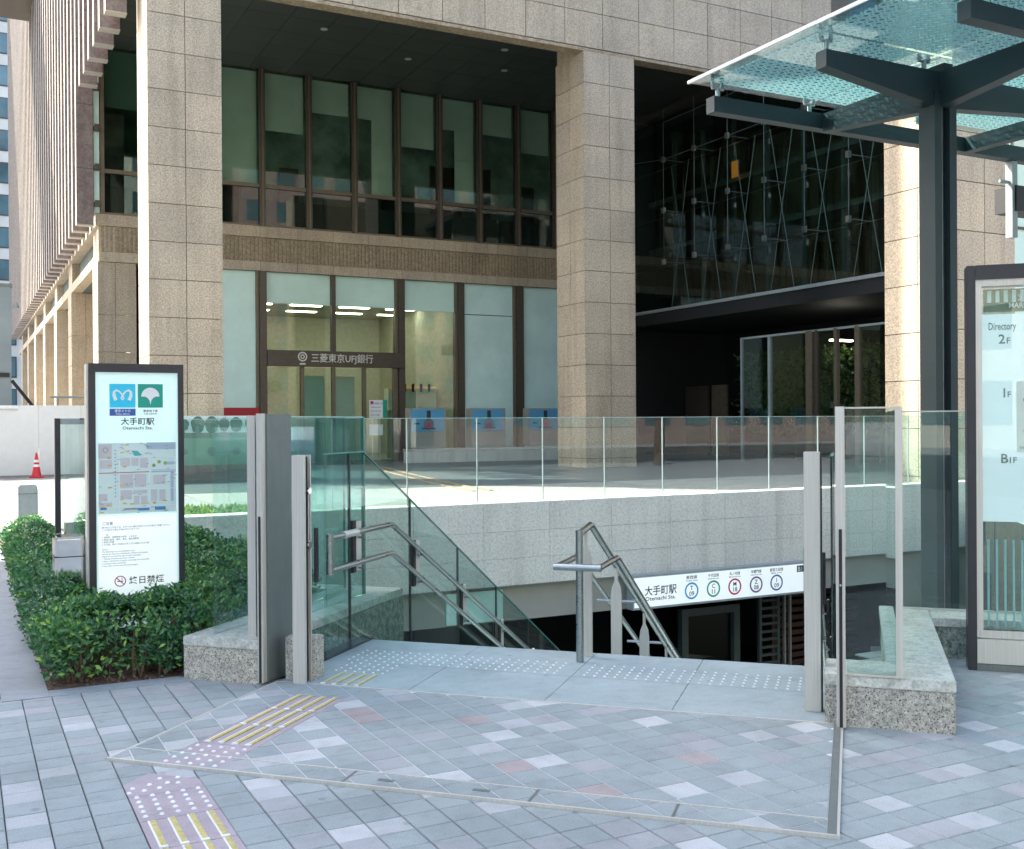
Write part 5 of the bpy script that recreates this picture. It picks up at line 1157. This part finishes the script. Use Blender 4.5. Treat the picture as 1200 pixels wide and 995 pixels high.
ev = thing('projecting_eave', 'brown projecting eave with a hanging cable at the top left corner', 'building part', (-1, 60, 24))
part(MB().box(-12, 3.95, 60, 66, 24.2, 26), 'soffit', 'bronze_light', ev); part(MB().box(-12, 4.05, 59.8, 60, 25.2, 27), 'fascia', 'beige_paint', ev)
part(MB().tube([(1.9, 60.2, 25.4), (2.2, 60.1, 24.5), (3.0, 60, 24.0), (3.7, 60, 23.95)], 0.04), 'cable', 'slot', ev)
part(MB().box(-8, -6, 62, 64, 0, 24.2), 'pier', 'beige_paint', ev)

# low boards painted with a reflection of trees in the glass
ph = thing('reflection_board', 'low boards painted with a reflection of round trees over a lawn, beside the left column', 'hoarding', (5.3, 28.4, 0))
for k in range(4):
    a = 3.2 + k * 1.0
    part(MB().box(a + 0.004, a + 0.996, 28.40, 28.44, 0.42, 1.70), 'panel', 'sky_reflection', ph); part(MB().box(a, a + 1.0, 28.36, 28.46, 0, 0.42), 'base_board', 'brown_soil', ph)
e = MB(); OP = (3.2, 28.40, 0.42)
face_poly(e, OP, RX, UZ, rect(0, 4, 0, 0.72), 0.003, 0); face_poly(e, OP, RX, UZ, rect(0, 4, 0.70, 0.84), 0.004, 1)
k = 0; xx_ = 0.15
rt = random.Random(9)
while xx_ < 3.9:
    r_ = rt.uniform(0.12, 0.20); zc = 1.05
    face_poly(e, OP, RX, UZ, [(xx_ + r_ * math.cos(t) * (1 + .12 * math.sin(5 * t)), zc + r_ * 1.25 * math.sin(t)) for t in [2 * math.pi * i / 16 for i in range(16)]], 0.005 + k * 0.0001, 1)
    face_poly(e, OP, RX, UZ, rect(xx_ - 0.015, xx_ + 0.015, 0.8, 0.95), 0.0045, 2)
    if k % 2: face_poly(e, OP, RX, UZ, circ(xx_, 0.35, r_ * 0.7, 12), 0.005 + k * 0.0001, 1)
    xx_ += rt.uniform(0.30, 0.42); k += 1
part(e, 'tree_print', ['lawn_reflection', 'tree_print', 'brown_soil'], ph)

# =================================================================== HEDGE
def leafmesh(name, pts, size, rng, up=0.5, flat_=False):
    me = bpy.data.meshes.new(name); V = []; Fc = []; T = []
    for (p, nrm, tn) in pts:
        s = size * rng.uniform(0.7, 1.25)
        d = Vector((rng.gauss(0, 1), rng.gauss(0, 1), rng.gauss(0, 0.7) + up)).normalized()
        sd_ = d.cross(nrm + Vector((rng.gauss(0, .5), rng.gauss(0, .5), rng.gauss(0, .5))))
        if sd_.length < 1e-3: continue
        sd_.normalize(); n2 = sd_.cross(d)
        k = len(V); p = Vector(p)
        V += [p, p + d * s * .5 + sd_ * s * .24 + n2 * s * .06, p + d * s, p + d * s * .5 - sd_ * s * .24 + n2 * s * .06]
        Fc += [(k, k + 1, k + 2), (k, k + 2, k + 3)]; T += [tn, tn]
    me.from_pydata([tuple(v) for v in V], [], Fc)
    at = me.attributes.new('tone', 'FLOAT', 'FACE'); at.data.foreach_set('value', T)
    return me
HP = [(0.44, 6.60), (1.18, 6.60), (1.20, 6.50), (2.35, 7.68), (1.0, 9.05), (1.05, 9.6), (0.95, 13.9), (0.44, 13.9)]
def inside(x, y, poly=HP):
    c = False; n = len(poly)
    for i in range(n):
        x1, y1 = poly[i]; x2, y2 = poly[(i + 1) % n]
        if (y1 > y) != (y2 > y) and x < (x2 - x1) * (y - y1) / (y2 - y1) + x1: c = not c
    return c
def edge_d(x, y):
    best = 9
    for i in range(len(HP)):
        a, b = Vector(HP[i]), Vector(HP[(i + 1) % len(HP)]); p = Vector((x, y)); ab = b - a
        t = max(0, min(1, (p - a).dot(ab) / ab.length_squared)); best = min(best, (p - a - ab * t).length)
    return best
rg_ = random.Random(21); pts = []
def blocked(x, y):
    return (0.70 < x < 1.32 and 7.17 < y < 7.36) or (0.51 < x < 0.76 and 7.34 < y < 7.66) or (0.80 < x < 1.16 and 11.35 < y < 11.55) or (1.0 < x < 1.36 and 10.15 < y < 10.35)
tries = 0
while len(pts) < 66000 and tries < 500000:
    tries += 1
    y = 6.5 + (13.9 - 6.5) * (rg_.random() ** 1.6); x = rg_.uniform(0.36, 2.5)
    if not inside(x, y) or blocked(x, y): continue
    d = edge_d(x, y)
    hgt = 0.47 + 0.07 * noise.noise(Vector((x * 2.2, y * 2.2, 3))) + 0.05 * noise.noise(Vector((x * 7, y * 7, 1)))
    if y < 7.15 : hgt -= 0.03
    if x > 1.2: hgt += 0.02 + 0.22 * min(1, max(0, (y - 7.5) / 0.7))
    if x < 1.0 and y > 7.7: hgt -= 0.05
    hgt *= min(1.0, 0.62 + d * 2.4)
    # depth below the surface: mostly near the skin
    if d < 0.16 and rg_.random() < 0.65: z = rg_.uniform(0.05, hgt); dep = 0.03
    else:
        dep = abs(rg_.gauss(0, 0.06)); z = hgt - dep
    if z < 0.04: continue
    bul = noise.noise(Vector((x * 4, y * 4, z * 5)))
    if bul < -0.22 and rg_.random() < 0.8: continue
    ox = Vector((x, y, z)) + Vector((rg_.gauss(0, 0.02), rg_.gauss(0, 0.02), 0))
    if d < 0.12: # puff outwards in lumps, the hedge overhangs at mid height
        ox += Vector((0, 0, 0)) + (Vector((x, y, 0)) - Vector((1.3, 8.5, 0))).normalized() * (0.06 * math.sin(math.pi * min(1, z / 0.5)) + 0.07 * bul)
    if (ox.x + ox.y) * .7071 > 5.37 and (ox.x - ox.y) * .7071 > -3.77: continue
    nn = Vector((0, 0, 1)) if d > 0.12 else Vector((-(1.3 - x), y - 8.5, 0.6)).normalized()
    tn = min(1, max(0, 0.42 + 0.28 * noise.noise(Vector((x * 3, y * 3, z * 3 + 7))) + 0.25 * max(0, noise.noise(Vector((x * 1.1, y * 1.1, 2)))) + rg_.gauss(0, 0.20)))
    if rg_.random() < 0.05: tn = min(1, tn + 0.45)
    pts.append((ox, nn, tn))
hedge = thing('hedge', 'clipped dark green hedge around the map sign', 'hedge', (1.0, 8.5, 0))
me = leafmesh('leaves', [((p - Vector((1.0, 8.5, 0))), n, t) for p, n, t in pts], 0.041, rg_); me.materials.append(M['leaf'])
ho = bpy.data.objects.new('leaves', me); COL.objects.link(ho); ho.parent = hedge; ho['kind'] = 'stuff'
tb = MB()
for k in range(330):
    x, y = rg_.uniform(0.5, 2.3), 6.56 + 6 * rg_.random() ** 2
    if not inside(x, y) or blocked(x, y) or edge_d(x, y) < 0.05: continue
    a = Vector((x, y, 0.0))
    for s in range(3):
        t1 = a + Vector((rg_.uniform(-.1, .1), rg_.uniform(-.1, .1), rg_.uniform(.22, .36))); mid_ = (a + t1) / 2 + Vector((rg_.uniform(-.02, .02), rg_.uniform(-.02, .02), 0))
        tb.tube([a, mid_, t1], 0.0065, seg=5, cap=False, r2=0.003)
part(tb, 'stems', 'bark', hedge, kind='stuff')
sheet('planting_bed', [(0.43, 6.545), (1.16, 6.545), WX(-3.74, 5.40), WX(-3.74, 7.21), on_w(7.21, 1.0), (1.0, 15.8), (0.43, 15.8)], [], -0.004, 'soil')
lt = []
for k in range(1500):
    x, y = rg_.uniform(0.44, 2.0), rg_.uniform(6.55, 7.6)
    if not inside(x, y) and not (0.44 < x < 1.15 and 6.555 < y < 6.62): continue
    lt.append((Vector((x, y, 0.004)), Vector((0, 0, 1)), rg_.random()))
lme = leafmesh('leaf_litter', lt, 0.028, rg_, up=-0.1); lme.materials.append(leafmat('dead_leaf', [(0, (0.10, 0.05, 0.03)), (0.6, (0.24, 0.15, 0.10)), (1, (0.38, 0.28, 0.22))], 0.8, 0.1))
lo = bpy.data.objects.new('leaf_litter', lme); COL.objects.link(lo); lo['kind'] = 'stuff'; props(lo, 'brown fallen leaves on the soil under the hedge', 'leaf litter')
for ipt, px_, py_, rp in PT:
    P = []
    for _ in range(1100):
        P.append((Vector((rp.gauss(0, .42), rp.gauss(0, .55), rp.uniform(0.9, 4.1))), Vector((rp.gauss(0, 1), rp.gauss(0, 1), .3)).normalized(), rp.random()))
    ime = leafmesh('crown', P, 0.22, rp); ime.materials.append(M['tree_leaf'])
    io = bpy.data.objects.new('crown', ime); COL.objects.link(io); io.parent = ipt; io['kind'] = 'stuff'
# bright planting beyond the fence
gpts = []
for k in range(9000):
    x, y = rg_.uniform(1.6, 4.15), rg_.uniform(12.75, 17.6)
    gpts.append((Vector((x, y, rg_.uniform(0.0, 0.10) + 0.03 * noise.noise(Vector((x * 2, y * 2, 0))))), Vector((rg_.gauss(0, 1), rg_.gauss(0, 1), .2)).normalized(), rg_.random()))
gme = leafmesh('ground_cover', gpts, 0.13, rg_, up=1.6); gme.materials.append(M['grass'])
go = bpy.data.objects.new('ground_cover', gme); COL.objects.link(go); props(go, 'bright green ground cover beyond the glass fence', 'ground cover', kind='stuff')
sheet('planting_bed', [(1.6, 12.7), (4.19, 12.7), (4.19, 17.7), (1.6, 17.7)], [], -0.003, 'soil')

# =================================================================== THE STREET BEHIND THE CAMERA (seen in reflections, shades the foreground)
def block(name, label, x0, x1, y0, y1, h, mat, wmat='far_glass', floors=3.6, bay=3.2):
    b = thing(name, label, 'building', ((x0 + x1) / 2, (y0 + y1) / 2, 0))
    part(MB().box(x0, x1, y0, y1, 0, h), 'wall', mat, b)
    wv = MB()
    nz = int((h - 1) / floors)
    for z in range(nz):
        z0 = 1.2 + z * floors
        n = int((x1 - x0 - 1) / bay)
        for i in range(n): wv.box(x0 + 0.8 + i * bay, x0 + 0.8 + i * bay + bay * .62, y1, y1 + 0.03, z0, z0 + floors * .58); wv.box(x0 + 0.8 + i * bay, x0 + 0.8 + i * bay + bay * .62, y0 - .03, y0, z0, z0 + floors * .58)
        n = int((y1 - y0 - 1) / bay)
        for i in range(n): wv.box(x1, x1 + 0.03, y0 + 0.8 + i * bay, y0 + 0.8 + i * bay + bay * .62, z0, z0 + floors * .58)
    part(wv, 'windows', wmat, b, kind='stuff')
def shade_block(label, q0, q1, w0, w1, h):
    b = thing('office_block', label, 'building', ((q0 + q1) / 2, (w0 + w1) / 2, 0), WF)
    part(MB().box(q0, q1, w0, w1, 0, h), 'wall', 'pale_wall', b, WF)
    wv = MB()
    for z in range(int((h - 1) / 3.6)):
        for i in range(int((w1 - w0 - 1) / 3.2)): wv.box(q1, q1 + 0.04, w0 + .8 + i * 3.2, w0 + 2.8 + i * 3.2, 1.2 + z * 3.6, 3.3 + z * 3.6)
        for i in range(int((q1 - q0 - 1) / 3.2)): wv.box(q0 + .8 + i * 3.2, q0 + 2.8 + i * 3.2, w1, w1 + 0.04, 1.2 + z * 3.6, 3.3 + z * 3.6)
    part(wv, 'windows', 'far_glass', b, WF, kind='stuff')
shade_block('unseen pale office block added off to the left to shade the stair entrance', -44, -19, -32, 9.45, 34)  # out of view, placed and sized to shade the stair and canopy
block('office_block', 'tall office block across the street behind the camera', -30, 24, -62, -34, 40, 'pale_wall')
block('office_block', 'brown office block farther along the street behind the camera', 26, 100, -64, -33, 42, 'fin')
def tree(x, y, h, seed):
    r = random.Random(seed); t = thing('street_tree', 'leafy street tree along the road behind the camera, unseen but for reflections', 'tree', (x, y, 0), group='street trees along the road')
    tr = MB(); tr.tube([(x, y, 0), (x + .1, y, h * .25), (x, y + .1, h * .5), (x, y, h * .8)], 0.2, seg=8, r2=0.05)
    for k in range(6):
        a = r.uniform(0, 6.28); z = h * r.uniform(.35, .6); tr.tube([(x, y, z), (x + math.cos(a) * h * .13, y + math.sin(a) * h * .13, z + h * .1), (x + math.cos(a) * h * .24, y + math.sin(a) * h * .24, z + h * .22)], 0.07, seg=5, r2=0.02)
    part(tr, 'trunk', 'bark', t)
    P = []
    cl = [(Vector((x + r.gauss(0, h * .14), y + r.gauss(0, h * .14), h * r.uniform(.45, .92))), h * r.uniform(.07, .13)) for _ in range(16)]
    for _ in range(3600):
        c, rr_ = r.choice(cl); d = Vector((r.gauss(0, 1), r.gauss(0, 1), r.gauss(0, .8))).normalized() * rr_ * r.random() ** .4
        P.append((c + d - Vector((x, y, 0)), d.normalized(), r.random()))
    me = leafmesh('crown', P, 0.28, r); me.materials.append(M['tree_leaf'])
    o = bpy.data.objects.new('crown', me); COL.objects.link(o); o.parent = t; o['kind'] = 'stuff'
for k, (x, y, h) in enumerate(((-14, -5, 8), (-6, -5.5, 9), (3, -5, 8.5), (12, -5.5, 9), (21, -5, 8), (30, -5.5, 9), (-8, -28, 9), (6, -29, 10), (18, -28, 9))): tree(x, y, h, k + 40)
